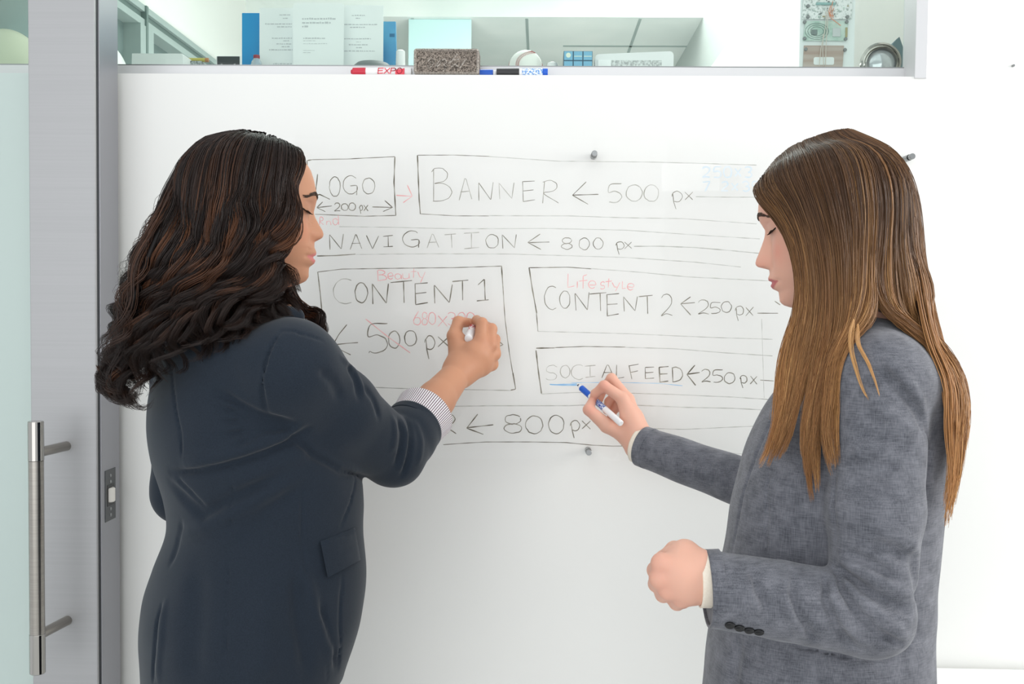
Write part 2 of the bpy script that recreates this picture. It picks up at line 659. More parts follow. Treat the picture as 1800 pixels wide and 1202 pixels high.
# roller catch let into the door edge
ya, yb_ = YD0 + 0.028, YD1 - 0.022
zl0, zl1 = float(P(193, 914, 1.93)[2]), float(P(193, 824, 1.93)[2])
xe = xd1 + 0.0035
b = MB().box((xe - 0.002, ya, zl0), (xe + 0.0012, yb_, zl1), 0.001)
lp = b.build('latch_plate', mat('dark_chrome', (86, 88, 90), 0.15, 1.0), door, smooth=False)
zm = (zl0 + zl1) / 2
MB().box((xe, ya + 0.008, zm - 0.021), (xe + 0.0016, yb_ - 0.008, zm + 0.021)).build('roller_slot', M['black'], lp, smooth=False)
MB().cyl((xe - 0.002, (ya + yb_) / 2, zm - 0.014), (xe - 0.002, (ya + yb_) / 2, zm + 0.014), 0.0115, 24, 0.002).build('roller', M['nylon'], lp)
for dz in (-0.040, -0.028, 0.026, 0.038):
    MB().cyl((xe, (ya + yb_) / 2, zm + dz), (xe + 0.002, (ya + yb_) / 2, zm + dz), 0.0035, 14, 0.0006).build('screw', M['steel'], lp)

# small screw left in the wall on the right
q = P(1780, 116, YW)
o = MB().cyl((q[0], YW + 0.002, q[2]), (q[0], YW - 0.006, q[2]), 0.0024, 12, 0.0006).build('wall_screw', M['steel'])
tag(o, 'tiny grey screw head left in the bare white wall beside the window', 'screw')

# white desk at the wall behind the woman in grey
M['desk'] = mat('white_desk_laminate', (244, 244, 243), 0.35)
zd = float(P(1700, 1174, YW - 0.012)[2])
xk = float(P(1560, 1100, 1.9)[0])
dk = empty('desk', (xk + 0.5, 1.86, 0), 'white desk top against the wall behind the woman in grey', 'desk')
MB().box((xk, 1.72, zd - 0.028), (2.3, YW - 0.012, zd), 0.003).build('desk_top', M['desk'], dk, smooth=False)
for x in (xk + 0.05, 2.2):
    for y in (1.76, 1.94):
        MB().box((x - 0.02, y - 0.02, 0.0), (x + 0.02, y + 0.02, zd - 0.027), 0.002).build('leg', M['alu_light'], dk, smooth=False)

# ------------------------------------------------------------------ glass writing board
YG = YW - 0.030
q0, q1 = P(482, 245, YG), P(1648, 247, YG)
q2 = P(1000, 808, YG)
gx0, gx1, gz0, gz1 = float(q0[0]), float(q1[0]), float(q2[2]), float((q0[2] + q1[2]) / 2)
rc = 0.02
poly = []
for cx, cz, a0 in ((gx1 - rc, gz1 - rc, 0), (gx0 + rc, gz1 - rc, 90), (gx0 + rc, gz0 + rc, 180), (gx1 - rc, gz0 + rc, 270)):
    for k in range(7):
        th = R_(a0 + 15 * k)
        poly.append((cx + rc * math.cos(th), cz + rc * math.sin(th)))
board = empty('glass_whiteboard', ((gx0 + gx1) / 2, YG + 0.01, gz0),
              'clear glass writing board covered in marker sketches, pinned to the white wall', 'whiteboard')
MB().prism(poly, YG, YG + 0.006).build('glass_sheet', M['glass_board'], board, smooth=False)
for px, py in ((1045, 270), (1603, 275), (1035, 795), (503, 262), (1596, 800), (500, 790)):
    s = P(px, py, YG - 0.006)
    b = MB().cyl((s[0], YG - 0.010, s[2]), (s[0], YG, s[2]), 0.0058, 20, 0.0006)
    b.cyl((s[0], YG + 0.006, s[2]), (s[0], YW - 0.0004, s[2]), 0.0062, 20)
    b.build('standoff', M['steel'], board)


def ink(name, rgb, rgb2):
    """dry marker film: patchy cover over clear glass"""
    mt = mat(name, rgb, 0.6, spec=0.2)
    n, l, bs = nodes(mt)
    tc = n.new('ShaderNodeTexCoord')
    nz = n.new('ShaderNodeTexNoise')
    nz.inputs['Scale'].default_value = 55
    nz.inputs['Detail'].default_value = 3
    rp = n.new('ShaderNodeValToRGB')
    rp.color_ramp.elements[0].position = 0.35
    rp.color_ramp.elements[1].position = 0.7
    rp.color_ramp.elements[0].color = (*s2l(rgb), 1)
    rp.color_ramp.elements[1].color = (*s2l(rgb2), 1)
    l.new(tc.outputs['Object'], nz.inputs['Vector'])
    l.new(nz.outputs['Fac'], rp.inputs['Fac'])
    l.new(rp.outputs['Color'], bs.inputs['Base Color'])
    return mt


M['ink_black'] = ink('black_marker_ink', (98, 92, 78), (166, 162, 150))
M['ink_faint'] = ink('worn_black_marker_ink', (160, 158, 148), (212, 211, 205))
M['ink_line'] = ink('thin_ruled_marker_ink', (176, 176, 168), (216, 217, 212))
M['ink_red'] = ink('worn_red_marker_ink', (236, 168, 168), (246, 208, 206))
M['ink_blue'] = ink('blue_marker_ink', (122, 182, 230), (176, 212, 240))
M['ink_ghost'] = ink('ghost_blue_marker_ink', (214, 228, 236), (230, 238, 242))

# unit letters, y down, box 0..1
def arc(cx, cy, rx, ry, a0, a1, n=14):
    return [(cx + rx * math.cos(R_(a0 + (a1 - a0) * k / n)), cy + ry * math.sin(R_(a0 + (a1 - a0) * k / n))) for k in range(n + 1)]


GL = {
    'A': [[(0.0, 1), (0.45, 0), (0.55, 0.05), (1, 0.95)], [(0.1, 0.62), (0.85, 0.58)]],
    'B': [[(0.08, 0.05), (0.1, 1)], [(0, 0.12)] + arc(0.3, 0.22, 0.5, 0.22, -110, 90, 12) + [(0.15, 0.46)] + arc(0.4, 0.72, 0.6, 0.26, -90, 90, 12) + [(0.05, 1.0)]],
    'C': [arc(0.62, 0.5, 0.62, 0.5, -60, -300, 20)],
    'D': [[(0.05, 0.03), (0.1, 1)], [(0, 0.06)] + arc(0.3, 0.5, 0.7, 0.48, -80, 80, 16) + [(0.08, 1)]],
    'E': [[(0.1, 0.02), (0.15, 1)], [(0.1, 0.04), (1, 0)], [(0.12, 0.5), (0.9, 0.45)], [(0.12, 1), (1, 0.92)]],
    'F': [[(0.05, 0.08), (0.3, 1)], [(0.0, 0.12), (0.95, 0)], [(0.15, 0.55), (0.9, 0.45)]],
    'G': [arc(0.55, 0.5, 0.55, 0.5, -50, -330, 18) + [(0.98, 0.58), (0.5, 0.55)], [(0.98, 0.58), (0.95, 1.05)]],
    'I': [[(0.5, 0.05), (0.52, 0.95)], [(0, 0.06), (1, 0)], [(0.05, 1), (1, 0.93)]],
    'L': [[(0.15, 0), (0.0, 0.85), (0.3, 0.8), (1, 1)]],
    'l': [[(0.25, 0), (0.2, 0.95), (1, 0.88)]],
    'N': [[(0.05, 1), (0.0, 0.02), (0.85, 0.96), (1, 0)]],
    'O': [arc(0.5, 0.5, 0.5, 0.5, -80, 292, 22)],
    'P': [[(0.1, 0), (0, 1)], [(0.05, 0.02)] + arc(0.4, 0.25, 0.6, 0.25, -80, 90, 10) + [(0.05, 0.52)]],
    'R': [[(0.1, 0.05), (0.0, 1)], [(0.0, 0.08)] + arc(0.4, 0.25, 0.5, 0.25, -90, 90, 10) + [(0.1, 0.52), (1, 1)]],
    'S': [arc(0.55, 0.26, 0.45, 0.26, -30, -250, 12) + arc(0.45, 0.74, 0.45, 0.26, -70, 150, 12)],
    'T': [[(0, 0.08), (1, 0.0)], [(0.62, 0.05), (0.65, 1)]],
    'V': [[(0, 0), (0.5, 1), (1, 0.02)]],
    'X': [[(0, 0), (1, 1)], [(1, 0), (0, 1)]],
    '0': [arc(0.5, 0.5, 0.5, 0.5, -60, 310, 22)],
    '1': [[(0.1, 0.25), (0.62, 0), (0.7, 0.95)], [(0, 1), (1, 0.95)]],
    '2': [arc(0.5, 0.28, 0.45, 0.28, 200, 380, 10) + [(0.1, 1), (0.45, 0.92), (1, 0.98)]],
    '3': [arc(0.4, 0.25, 0.5, 0.25, -150, 90, 10) + arc(0.4, 0.75, 0.55, 0.25, -90, 140, 10)],
    '5': [[(0.95, 0.0), (0.12, 0.08), (0.08, 0.45)] + arc(0.4, 0.7, 0.55, 0.3, -80, 120, 14) + [(0.1, 1.0)]],
    '6': [[(0.7, 0.0), (0.15, 0.5)] + arc(0.5, 0.72, 0.45, 0.28, 180, 540, 16)],
    '7': [[(0, 0.05), (1, 0), (0.35, 1)]],
    '8': [arc(0.5, 0.25, 0.4, 0.25, -30, -270, 12) + arc(0.5, 0.75, 0.45, 0.25, -90, 270, 16) + arc(0.5, 0.25, 0.4, 0.25, 90, -20, 6)],
    'p': [arc(0.45, 0.3, 0.5, 0.3, 180, 450, 12) + [(0.2, 0.55)], [(0.05, 0.15), (0.15, 0.6), (0.35, 1)]],
    'x': [[(0, 0.0), (1, 1)], [(1, 0.0), (0.0, 1)]],
    'e': [[(0.1, 0.6), (0.95, 0.5)] + arc(0.5, 0.55, 0.45, 0.42, -10, -320, 12)],
    'a': [arc(0.45, 0.6, 0.42, 0.38, -20, -350, 12) + [(0.9, 0.4), (1, 1)]],
    'u': [[(0, 0.25), (0.1, 0.9), (0.5, 1), (0.85, 0.85), (0.9, 0.25), (1, 1)]],
    't': [[(0.5, 0), (0.45, 0.95)], [(0, 0.35), (1, 0.3)]],
    'y': [[(0, 0.2), (0.3, 0.65), (0.6, 0.7)], [(1, 0.2), (0.4, 1.1)]],
    'i': [[(0.5, 0.3), (0.5, 1)]],
    'f': [[(1, 0.0), (0.5, 0.1), (0.5, 1.0)], [(0, 0.45), (1, 0.4)]],
    's': [arc(0.55, 0.45, 0.4, 0.2, -30, -250, 8) + arc(0.45, 0.8, 0.4, 0.2, -70, 150, 8)],
    'n': [[(0, 0.3), (0.05, 1)], [(0.05, 0.55), (0.5, 0.3), (0.9, 0.5), (1, 1)]],
    'd': [arc(0.4, 0.65, 0.38, 0.35, -20, -350, 12), [(0.85, 0), (0.9, 1)]],
}
STROKES = []


def st(kind, w, *lines):
    for ln in lines:
        STROKES.append((kind, 'marker_line', [(w, [tuple(q) for q in ln])]))


def txt(kind, w, items):
    STROKES.append((kind, 'handwritten_text', [(w, [(x0 + a * (x1 - x0), y0 + c * (y1 - y0)) for a, c in ln]) for ch, x0, y0, x1, y1 in items for ln in GL[ch]]))


# first row
st('ink_black', 1.9, [(541, 312), (540, 282)], [(694, 276), (693, 320), (696, 379)], [(540, 282), (547, 281)])
st('ink_black', 1.2, [(547, 281), (610, 279), (694, 275)], [(696, 379), (640, 380), (554, 377)])
txt('ink_black', 1.7, [('L', 554, 306, 580, 350)])
txt('ink_black', 1.2, [('O', 579, 311, 598, 345), ('G', 603, 309, 628, 341), ('O', 637, 313, 659, 341)])
st('ink_black', 1.4, [(557, 365), (584, 362)], [(567, 355), (557, 365), (572, 372)], [(654, 364), (690, 364)], [(676, 352), (690, 364), (673, 372)])
txt('ink_black', 1.4, [('2', 587, 357, 598, 371), ('0', 600, 358, 612, 370), ('0', 613, 357, 625, 370), ('p', 632, 361, 638, 376), ('x', 639, 360, 647, 371)])
st('ink_red', 1.6, [(697, 343), (724, 345)], [(716, 325), (725, 345), (709, 356)])
st('ink_black', 1.9, [(734, 273), (735, 310), (737, 350), (739, 376)])
st('ink_black', 1.0, [(734, 273), (800, 273), (860, 275)], [(739, 376), (800, 379), (860, 379)])
st('ink_line', 1.0, [(860, 275), (982, 283), (1160, 285), (1330, 290)], [(860, 379), (1000, 379), (1100, 383), (1200, 384), (1330, 393)])
txt('ink_black', 1.0, [('B', 759, 295, 794, 354), ('R', 954, 317, 982, 357), ('N', 841, 320, 867, 353), ('E', 916, 318, 940, 354)])
txt('ink_faint', 1.3, [('A', 807, 313, 829, 352), ('N', 877, 321, 904, 350)])
st('ink_black', 1.3, [(1006, 343), (1052, 341)], [(1030, 320), (1006, 343), (1034, 359)])
txt('ink_faint', 1.4, [('5', 1068, 323, 1094, 356), ('0', 1101, 325, 1129, 354), ('0', 1132, 325, 1158, 354)])
txt('ink_black', 1.0, [('p', 1182, 336, 1200, 368), ('x', 1204, 337, 1218, 351)])
st('ink_line', 1.2, [(1223, 346), (1280, 347), (1330, 347)])
txt('ink_ghost', 2.4, [('2', 1234, 293, 1248, 312), ('5', 1254, 293, 1268, 312), ('0', 1272, 293, 1286, 312), ('x', 1292, 296, 1303, 310), ('3', 1310, 293, 1322, 312),
                       ('7', 1235, 319, 1248, 336), ('2', 1268, 319, 1280, 336), ('x', 1286, 322, 1297, 335), ('3', 1306, 319, 1318, 336), ('5', 1322, 319, 1336, 336)])
txt('ink_red', 1.3, [('R', 562, 381, 569, 395), ('n', 574, 385, 582, 395), ('d', 585, 379, 596, 395)])
# navigation row
st('ink_line', 1.0, [(596, 398), (700, 400), (800, 402), (960, 402), (1100, 405), (1220, 413), (1336, 420)])
st('ink_black', 1.8, [(557, 450), (590, 449), (625, 447)])
st('ink_line', 1.0, [(625, 447), (760, 446), (900, 446), (1100, 453), (1224, 461), (1302, 469)])
txt('ink_black', 1.3, [('N', 579, 411, 604, 439), ('A', 616, 412, 636, 438), ('V', 644, 414, 666, 437), ('I', 673, 414, 691, 434), ('G', 708, 406, 737, 434)])
txt('ink_black', 1.1, [('O', 854, 412, 876, 436), ('N', 883, 412, 908, 437)])
txt('ink_faint', 1.3, [('A', 751, 411, 771, 436), ('T', 781, 411, 801, 436), ('I', 815, 408, 842, 437)])
st('ink_black', 1.3, [(928, 426), (966, 425)], [(950, 411), (928, 426), (951, 438)])
txt('ink_black', 1.1, [('8', 986, 418, 1007, 438), ('0', 1018, 418, 1036, 439), ('0', 1043, 418, 1060, 438), ('p', 1083, 425, 1098, 447), ('x', 1098, 425, 1110, 437)])
st('ink_line', 1.5, [(1114, 433), (1160, 433), (1220, 435), (1280, 440), (1340, 446)])
# content 1
st('ink_black', 1.9, [(566, 544), (563, 515), (558, 478)], [(882, 468), (884, 500)], [(901, 655), (906, 684), (898, 686)])
st('ink_black', 1.2, [(558, 478), (600, 473), (700, 471), (800, 470), (882, 468)], [(884, 500), (888, 560), (895, 620), (901, 655)])
st('ink_line', 1.3, [(560, 678), (635, 680), (700, 682), (800, 684), (898, 686)])
txt('ink_red', 1.3, [('B', 663, 475, 680, 493), ('e', 681, 478, 692, 491), ('a', 694, 478, 706, 491), ('u', 708, 477, 720, 490), ('t', 722, 472, 732, 489), ('y', 734, 474, 748, 494)])
txt('ink_faint', 1.3, [('C', 586, 490, 620, 534)])
txt('ink_black', 1.7, [('O', 624, 497, 646, 532), ('N', 654, 498, 683, 534), ('T', 686, 493, 724, 532), ('E', 727, 497, 752, 535), ('N', 763, 500, 795, 533), ('T', 795, 492, 823, 527), ('1', 838, 491, 859, 529)])
txt('ink_red', 1.5, [('6', 726, 547, 740, 571), ('8', 741, 549, 752, 571), ('0', 753, 549, 766, 570), ('x', 770, 555, 786, 573), ('3', 788, 549, 801, 571), ('0', 804, 549, 818, 570), ('0', 820, 549, 834, 570)])
st('ink_black', 1.6, [(588, 606), (610, 603), (629, 602)], [(610, 570), (596, 588), (586, 604), (600, 616), (616, 624)])
txt('ink_black', 1.7, [('5', 645, 568, 683, 620), ('0', 683, 582, 703, 612), ('0', 711, 581, 732, 608), ('p', 748, 590, 765, 631), ('x', 770, 592, 789, 609)])
st('ink_black', 1.5, [(873, 597), (884, 606), (868, 612)])
st('ink_red', 1.6, [(642, 560), (680, 590), (721, 620)])
# footer
st('ink_line', 1.5, [(640, 717), (750, 715), (860, 713), (1000, 713), (1036, 711), (1118, 712), (1200, 716), (1290, 718), (1355, 721)])
txt('ink_black', 1.6, [('R', 780, 728, 802, 762)])
st('ink_black', 1.4, [(692, 733), (713, 727)])
st('ink_black', 1.7, [(820, 752), (867, 746)], [(840, 728), (820, 752), (850, 763)])
txt('ink_black', 1.5, [('8', 884, 729, 919, 761), ('0', 924, 731, 954, 762), ('0', 964, 730, 991, 762), ('p', 1003, 739, 1020, 770), ('x', 1023, 739, 1038, 754)])
st('ink_black', 1.2, [(779, 781), (815, 779), (855, 777), (930, 777), (995, 778), (1040, 782), (1077, 784), (1110, 784)])
st('ink_line', 1.0, [(1240, 795), (1290, 797), (1340, 800)], [(1110, 752), (1200, 755), (1300, 750), (1350, 748)])
# content 2
st('ink_black', 1.9, [(930, 470), (935, 505), (943, 551)])
st('ink_black', 1.3, [(930, 470), (1000, 470), (1040, 472)], [(943, 551), (946, 582)])
st('ink_line', 1.1, [(1040, 472), (1120, 478), (1210, 487), (1311, 492), (1350, 494)], [(946, 582), (1100, 586), (1250, 593), (1358, 596)])
txt('ink_red', 1.4, [('l', 995, 481, 1010, 506), ('i', 1012, 489, 1018, 506), ('f', 1018, 483, 1032, 507), ('e', 1034, 491, 1048, 507), ('s', 1054, 491, 1064, 508), ('t', 1064, 489, 1076, 506),
                     ('y', 1076, 493, 1090, 510), ('l', 1092, 494, 1100, 508), ('e', 1102, 496, 1115, 510)])
txt('ink_black', 1.2, [('C', 957, 503, 979, 544), ('O', 984, 511, 1002, 542), ('N', 1011, 514, 1036, 546)])
txt('ink_black', 1.5, [('T', 1036, 514, 1066, 546), ('E', 1064, 516, 1088, 555), ('T', 1123, 519, 1147, 551)])
txt('ink_black', 1.2, [('N', 1096, 521, 1120, 547), ('2', 1161, 517, 1182, 555), ('2', 1226, 527, 1246, 552), ('5', 1248, 532, 1267, 551), ('0', 1268, 530, 1286, 549), ('p', 1293, 538, 1308, 564), ('x', 1311, 540, 1324, 555)])
st('ink_black', 1.4, [(1196, 534), (1222, 532)], [(1214, 522), (1196, 534), (1214, 554)], [(1331, 550), (1368, 550)], [(1362, 529), (1371, 536)])
# social feed
st('ink_black', 2.0, [(942, 612), (975, 611)], [(942, 616), (947, 655), (952, 692)])
st('ink_black', 1.3, [(975, 611), (1026, 609), (1100, 610)])
st('ink_line', 1.3, [(1100, 610), (1184, 613), (1270, 620), (1358, 626)], [(952, 692), (1010, 690), (1058, 690), (1180, 693), (1290, 698), (1355, 702)])
txt('ink_faint', 0.9, [('S', 958, 642, 981, 668)])
txt('ink_faint', 1.3, [('O', 985, 642, 1002, 664), ('C', 1004, 641, 1026, 667), ('I', 1028, 642, 1047, 663)])
txt('ink_black', 1.3, [('A', 1058, 641, 1079, 664), ('l', 1080, 641, 1097, 666), ('F', 1105, 640, 1123, 666), ('E', 1132, 645, 1150, 666)])
txt('ink_black', 1.9, [('E', 1157, 644, 1175, 672)])
txt('ink_black', 1.5, [('D', 1181, 645, 1200, 671), ('2', 1232, 649, 1249, 671), ('5', 1252, 650, 1271, 672), ('0', 1273, 655, 1292, 674), ('p', 1301, 660, 1314, 682), ('x', 1319, 661, 1331, 675)])
st('ink_black', 1.8, [(1208, 658), (1230, 655)], [(1222, 642), (1208, 658), (1223, 677)])
st('ink_black', 1.2, [(1336, 668), (1360, 669)])
st('ink_line', 0.8, [(1339, 560), (1341, 640), (1343, 700)])
st('ink_blue', 1.6, [(966, 675), (990, 677), (1015, 677)], [(968, 676), (1000, 676), (1014, 674), (990, 675), (972, 677)])
st('ink_blue', 0.8, [(1004, 673), (1080, 672), (1160, 674), (1200, 678)])

INK = {'ink_black': 'dark grey marker', 'ink_faint': 'half rubbed out grey marker', 'ink_line': 'faint thin grey marker',
       'ink_red': 'faint pink marker', 'ink_blue': 'fresh blue marker', 'ink_ghost': 'almost wiped pale blue marker'}
jr = random.Random(3)
lay = 0
for kind, pname, lst in STROKES:
    V, F = [], []
    for wpx, pl in lst:
        pts = np.array([P(x + jr.uniform(-.5, .5), y + jr.uniform(-.5, .5), YG - 0.0004)[[0, 2]] for x, y in pl])
        # subdivide and taper
        seg = np.linalg.norm(np.diff(pts, axis=0), axis=1)
        cum = np.concatenate([[0], np.cumsum(seg)])
        n = max(2, int(cum[-1] / 0.0022) + 1)
        tt = np.linspace(0, cum[-1], n)
        q = np.stack([(smooth_interp(tt, cum, pts[:, i]) if len(pl) >= 6 and cum[-1] < .2 and seg.min() > 1e-5 else np.interp(tt, cum, pts[:, i])) for i in (0, 1)], 1)
        tg = np.gradient(q, axis=0)
        tg /= np.linalg.norm(tg, axis=1)[:, None] + 1e-9
        nr = np.stack([-tg[:, 1], tg[:, 0]], 1)
        wd = wpx * 0.5 / 885 * (1 + 0.22 * np.sin(tt * 160 + len(V))) * np.where((tt < 0.002) | (tt > cum[-1] - 0.002), 0.75, 1)
        a_, b_ = q + nr * wd[:, None], q - nr * wd[:, None]
        base = len(V)
        lay += 1
        yk = YG - 0.0003 - 0.000016 * (lay % 14)
        for i in range(n):
            yi = yk - 0.000003 * (i % 3)
            V += [(a_[i, 0], yi, a_[i, 1]), (b_[i, 0], yi, b_[i, 1])]
        for i in range(n - 1):
            F.append((base + 2 * i, base + 2 * i + 1, base + 2 * i + 3, base + 2 * i + 2))
    o = mesh_np(pname, np.array(V), np.array(F), M[kind], board)
    o['label'] = INK[kind]

# ------------------------------------------------------------------ things on the ledge (in front of the pane)
def marker(name, a, b, rad, parts, label, cat='marker', mats=None):
    """barrel from a to b; parts: list of (t0, t1, radius factor, material, part name)"""
    a, b_ = np.array(a, float), np.array(b, float)
    root = empty(name, tuple((a + b_) / 2), label, cat)
    d = b_ - a
    for t0, t1, rf0, rf1, mt, pn in parts:
        L = np.linalg.norm(d)
        r0_, r1_ = rad * rf0, rad * rf1
        l = L * (t1 - t0)
        bv = min(0.0008, r1_ * 0.3, r0_ * 0.3)
        MB().lathe([(r0_ - bv, 0), (r0_, bv), (r1_, l - bv), (r1_ - bv, l)], a + d * t0, d, 24).build(pn, mt, root)
    return root


M['red'] = mat('red_marker_plastic', (202, 44, 66), 0.35)
M['red2'] = mat('red_print', (232, 72, 88), 0.5)
M['blue'] = mat('blue_marker_plastic', (24, 92, 200), 0.35)
M['label_blue'] = noise_color(mat('printed_blue_label', (180, 214, 240), 0.5), (70, 140, 215), (240, 246, 250), (260, 260, 420), 3, 0.42, 0.55)
M['blk'] = mat('black_cap_plastic', (44, 44, 46), 0.4)
M['tip_felt'] = mat('felt_tip', (30, 30, 40), 0.9)
ym = YW + 0.024
rm = 0.0085
zm_ = ZL + rm
x0, x1 = float(P(617, 122, ym)[0]), float(P(724, 122, ym)[0])
rd = marker('whiteboard_marker', (x0, ym, zm_), (x1, ym, zm_), rm,
            [(0, 0.04, 0.5, 0.62, M['red'], 'cap_end'), (0.03, 0.245, 0.98, 1.02, M['red'], 'cap'), (0.245, 1.0, 0.92, 0.92, M['white'], 'barrel')],
            'red capped white marker lying on the ledge beside the grey eraser')
# lettering on its barrel
b = MB()
xa = [float(P(q, 122, ym)[0]) for q in (664, 676, 687, 698, 709)]
zA, zB = ZL + 2 * rm * 0.98, ZL + 0.002


def letters(b, chars, xs, z1, z0, y, w, slant=0.0):
    for i, ch in enumerate(chars):
        xa_, xb_ = xs[i], xs[i + 1] - (xs[i + 1] - xs[i]) * 0.18
        for ln in GL[ch]:
            pts = [(xa_ + (xb_ - xa_) * u + slant * (z1 - z0) * (1 - v), z1 + (z0 - z1) * v) for u, v in ln]
            for (p_, q_) in zip(pts[:-1], pts[1:]):
                t = np.array((q_[0] - p_[0], q_[1] - p_[1]))
                L = np.linalg.norm(t) + 1e-9
                n = np.array((-t[1], t[0])) / L * w / 2
                e = t / L * w * 0.3
                b.prism([(p_[0] + n[0] - e[0], p_[1] + n[1] - e[1]), (p_[0] - n[0] - e[0], p_[1] - n[1] - e[1]),
                         (q_[0] - n[0] + e[0], q_[1] - n[1] + e[1]), (q_[0] + n[0] + e[0], q_[1] + n[1] + e[1])], y, y + 0.0006)


letters(b, 'EXPO', xa, ZL + 0.0145, ZL + 0.0035, ym - rm * 0.93 - 0.0008, 0.0016, 0.15)
b.build('lettering', M['red2'], rd, smooth=False)
x2, x3 = float(P(696, 121, ym)[0]), float(P(712, 121, ym)[0])
MB().prism([(x2, ZL + 0.0105), (x3, ZL + 0.0145), (x3, ZL + 0.002), (x2, ZL + 0.002)], ym - rm * 0.93 - 0.0006, ym - rm * 0.93).build('red_band', M['red2'], rd, smooth=False)

# blue marker behind the eraser, black capped marker next to it
x0, x1 = float(P(800, 122, ym)[0]), float(P(872, 122, ym)[0])
marker('whiteboard_marker', (x0, ym + 0.012, zm_), (x1, ym + 0.012, zm_), rm,
       [(0, 0.30, 0.95, 0.95, M['white'], 'barrel'), (0.30, 0.92, 1, 1.0, M['blue'], 'cap'), (0.92, 1.0, 0.8, 0.8, M['white'], 'cap_end')],
       'blue capped marker lying partly behind the grey eraser on the ledge')
x0, x1 = float(P(873, 122, ym)[0]), float(P(963, 122, ym)[0])
bk = marker('whiteboard_marker', (x0, ym, zm_), (x1, ym, zm_), rm,
            [(0, 0.44, 0.94, 1.0, M['blk'], 'cap'), (0.44, 0.5, 0.92, 0.92, M['white'], 'barrel'), (0.5, 0.9, 0.96, 0.96, M['label_blue'], 'printed_sleeve'), (0.9, 1.0, 1.0, 1.0, M['blue'], 'end_plug')],
            'black capped marker with pale blue printed sleeve on the ledge below the baseball')

# felt eraser standing on its edge
M['felt'] = noise_color(mat('grey_brown_felt', (120, 110, 100), 0.95), (66, 60, 54), (168, 156, 144), (420, 420, 420), 6, 0.36, 0.64, 0.9, 0.002)
M['felt_rim'] = noise_color(mat('grey_felt_rim', (120, 112, 104), 0.95), (122, 114, 106), (196, 188, 178), (380, 380, 380), 5, 0.35, 0.65, 0.8, 0.0015)
ye0, ye1 = YW + 0.002, YW + 0.046
xa_, xb_ = float(P(727, 105, ye0)[0]), float(P(842, 105, ye0)[0])
zt2 = float(P(785, 85, ye0)[2])
er = empty('felt_eraser', ((xa_ + xb_) / 2, (ye0 + ye1) / 2, ZL), 'grey brown felt eraser with embossed script standing on the ledge', 'eraser')


def rrect(x0, x1, z0, z1, r, n=6):
    out = []
    for cx, cz, a0 in ((x1 - r, z1 - r, 0), (x0 + r, z1 - r, 90), (x0 + r, z0 + r, 180), (x1 - r, z0 + r, 270)):
        for k in range(n + 1):
            th = R_(a0 + 90 * k / n)
            out.append((cx + r * math.cos(th), cz + r * math.sin(th)))
    return out


MB().prism(rrect(xa_, xb_, ZL, zt2, 0.006), ye0 + 0.004, ye1).build('pad', M['felt'], er, smooth=False)
outer = rrect(xa_, xb_, ZL, zt2, 0.006)
inner = rrect(xa_ + 0.0055, xb_ - 0.0055, ZL + 0.0045, zt2 - 0.0055, 0.003)
b = MB()
n = len(outer)
v = [(x, ye0 + 0.002, z) for x, z in outer] + [(0.5 * (x + u), ye0 - 0.0005, 0.5 * (z + w_)) for (x, z), (u, w_) in zip(outer, inner)] + [(x, ye0 + 0.0042, z) for x, z in inner] + [(x, ye0 + 0.008, z) for x, z in outer]
f = []
for k in range(n):
    k2 = (k + 1) % n
    for r_ in range(2):
        f.append((r_ * n + k, r_ * n + k2, (r_ + 1) * n + k2, (r_ + 1) * n + k))
    f.append((3 * n + k, 3 * n + k2, k2, k))
b.add(v, f)
b.build('stitched_rim', M['felt_rim'], er)
scr = [[(757, 108), (752, 114), (754, 120), (760, 116), (764, 106), (758, 102), (752, 108)], [(764, 118), (770, 110), (776, 104), (774, 113), (768, 117)],
       [(777, 106), (783, 104), (785, 110), (780, 114), (785, 118), (779, 126)], [(788, 112), (795, 107), (800, 100), (804, 95)], [(796, 106), (808, 104)], [(793, 118), (800, 113), (806, 118)],
       [(808, 120), (815, 110), (820, 103)]]
b = MB()
for ln in scr:
    b.tube([P(x, y, ye0 + 0.0030) for x, y in ln], 0.0016, 6)
b.build('embossed_script', M['felt_rim'], er)

# ------------------------------------------------------------------ things on the shelf behind the pane
def shelf_x(px, y, py=110):
    return float(P(px, py, y)[0])


def shelf_z(py, y, px=900):
    return float(P(px, py, y)[2])


M['hat_cream'] = mat('cream_plastic_shell', (226, 230, 206), 0.35)
M['hat_white'] = mat('white_plastic_shell', (238, 242, 238), 0.35)


def hard_hat(cx, cy, top, rx, ry, mt, label):
    root = empty('hard_hat', (cx, cy, ZS), label, 'helmet')
    V, F = [], []
    H = top - ZS - 0.012
    ns, nr = 48, 16
    for i in range(nr + 1):
        ph = math.pi / 2 * i / nr
        for k in range(ns):
            th = 2 * math.pi * k / ns
            rib = 1 + 0.02 * math.exp(-(math.sin(th) * 3.2) ** 2) * math.sin(ph) ** 0.5
            V.append((cx + rx * math.sin(ph) * math.cos(th) * rib, cy + ry * math.sin(ph) * math.sin(th), ZS + 0.012 + H * math.cos(ph) * (1.0)))
    for i in range(nr):
        for k in range(ns):
            k2 = (k + 1) % ns
            F.append((i * ns + k, (i + 1) * ns + k, (i + 1) * ns + k2, i * ns + k2))
    MB().add(V, F).build('shell', mt, root)
    MB().lathe([(rx * 0.97, 0), (rx * 1.14, 0.0), (rx * 1.15, 0.004), (rx * 1.0, 0.014), (rx * 0.97, 0.014)], (cx, cy, ZS), (0, 0, 1), 48, close=False).build('brim', mt, root)
    return root


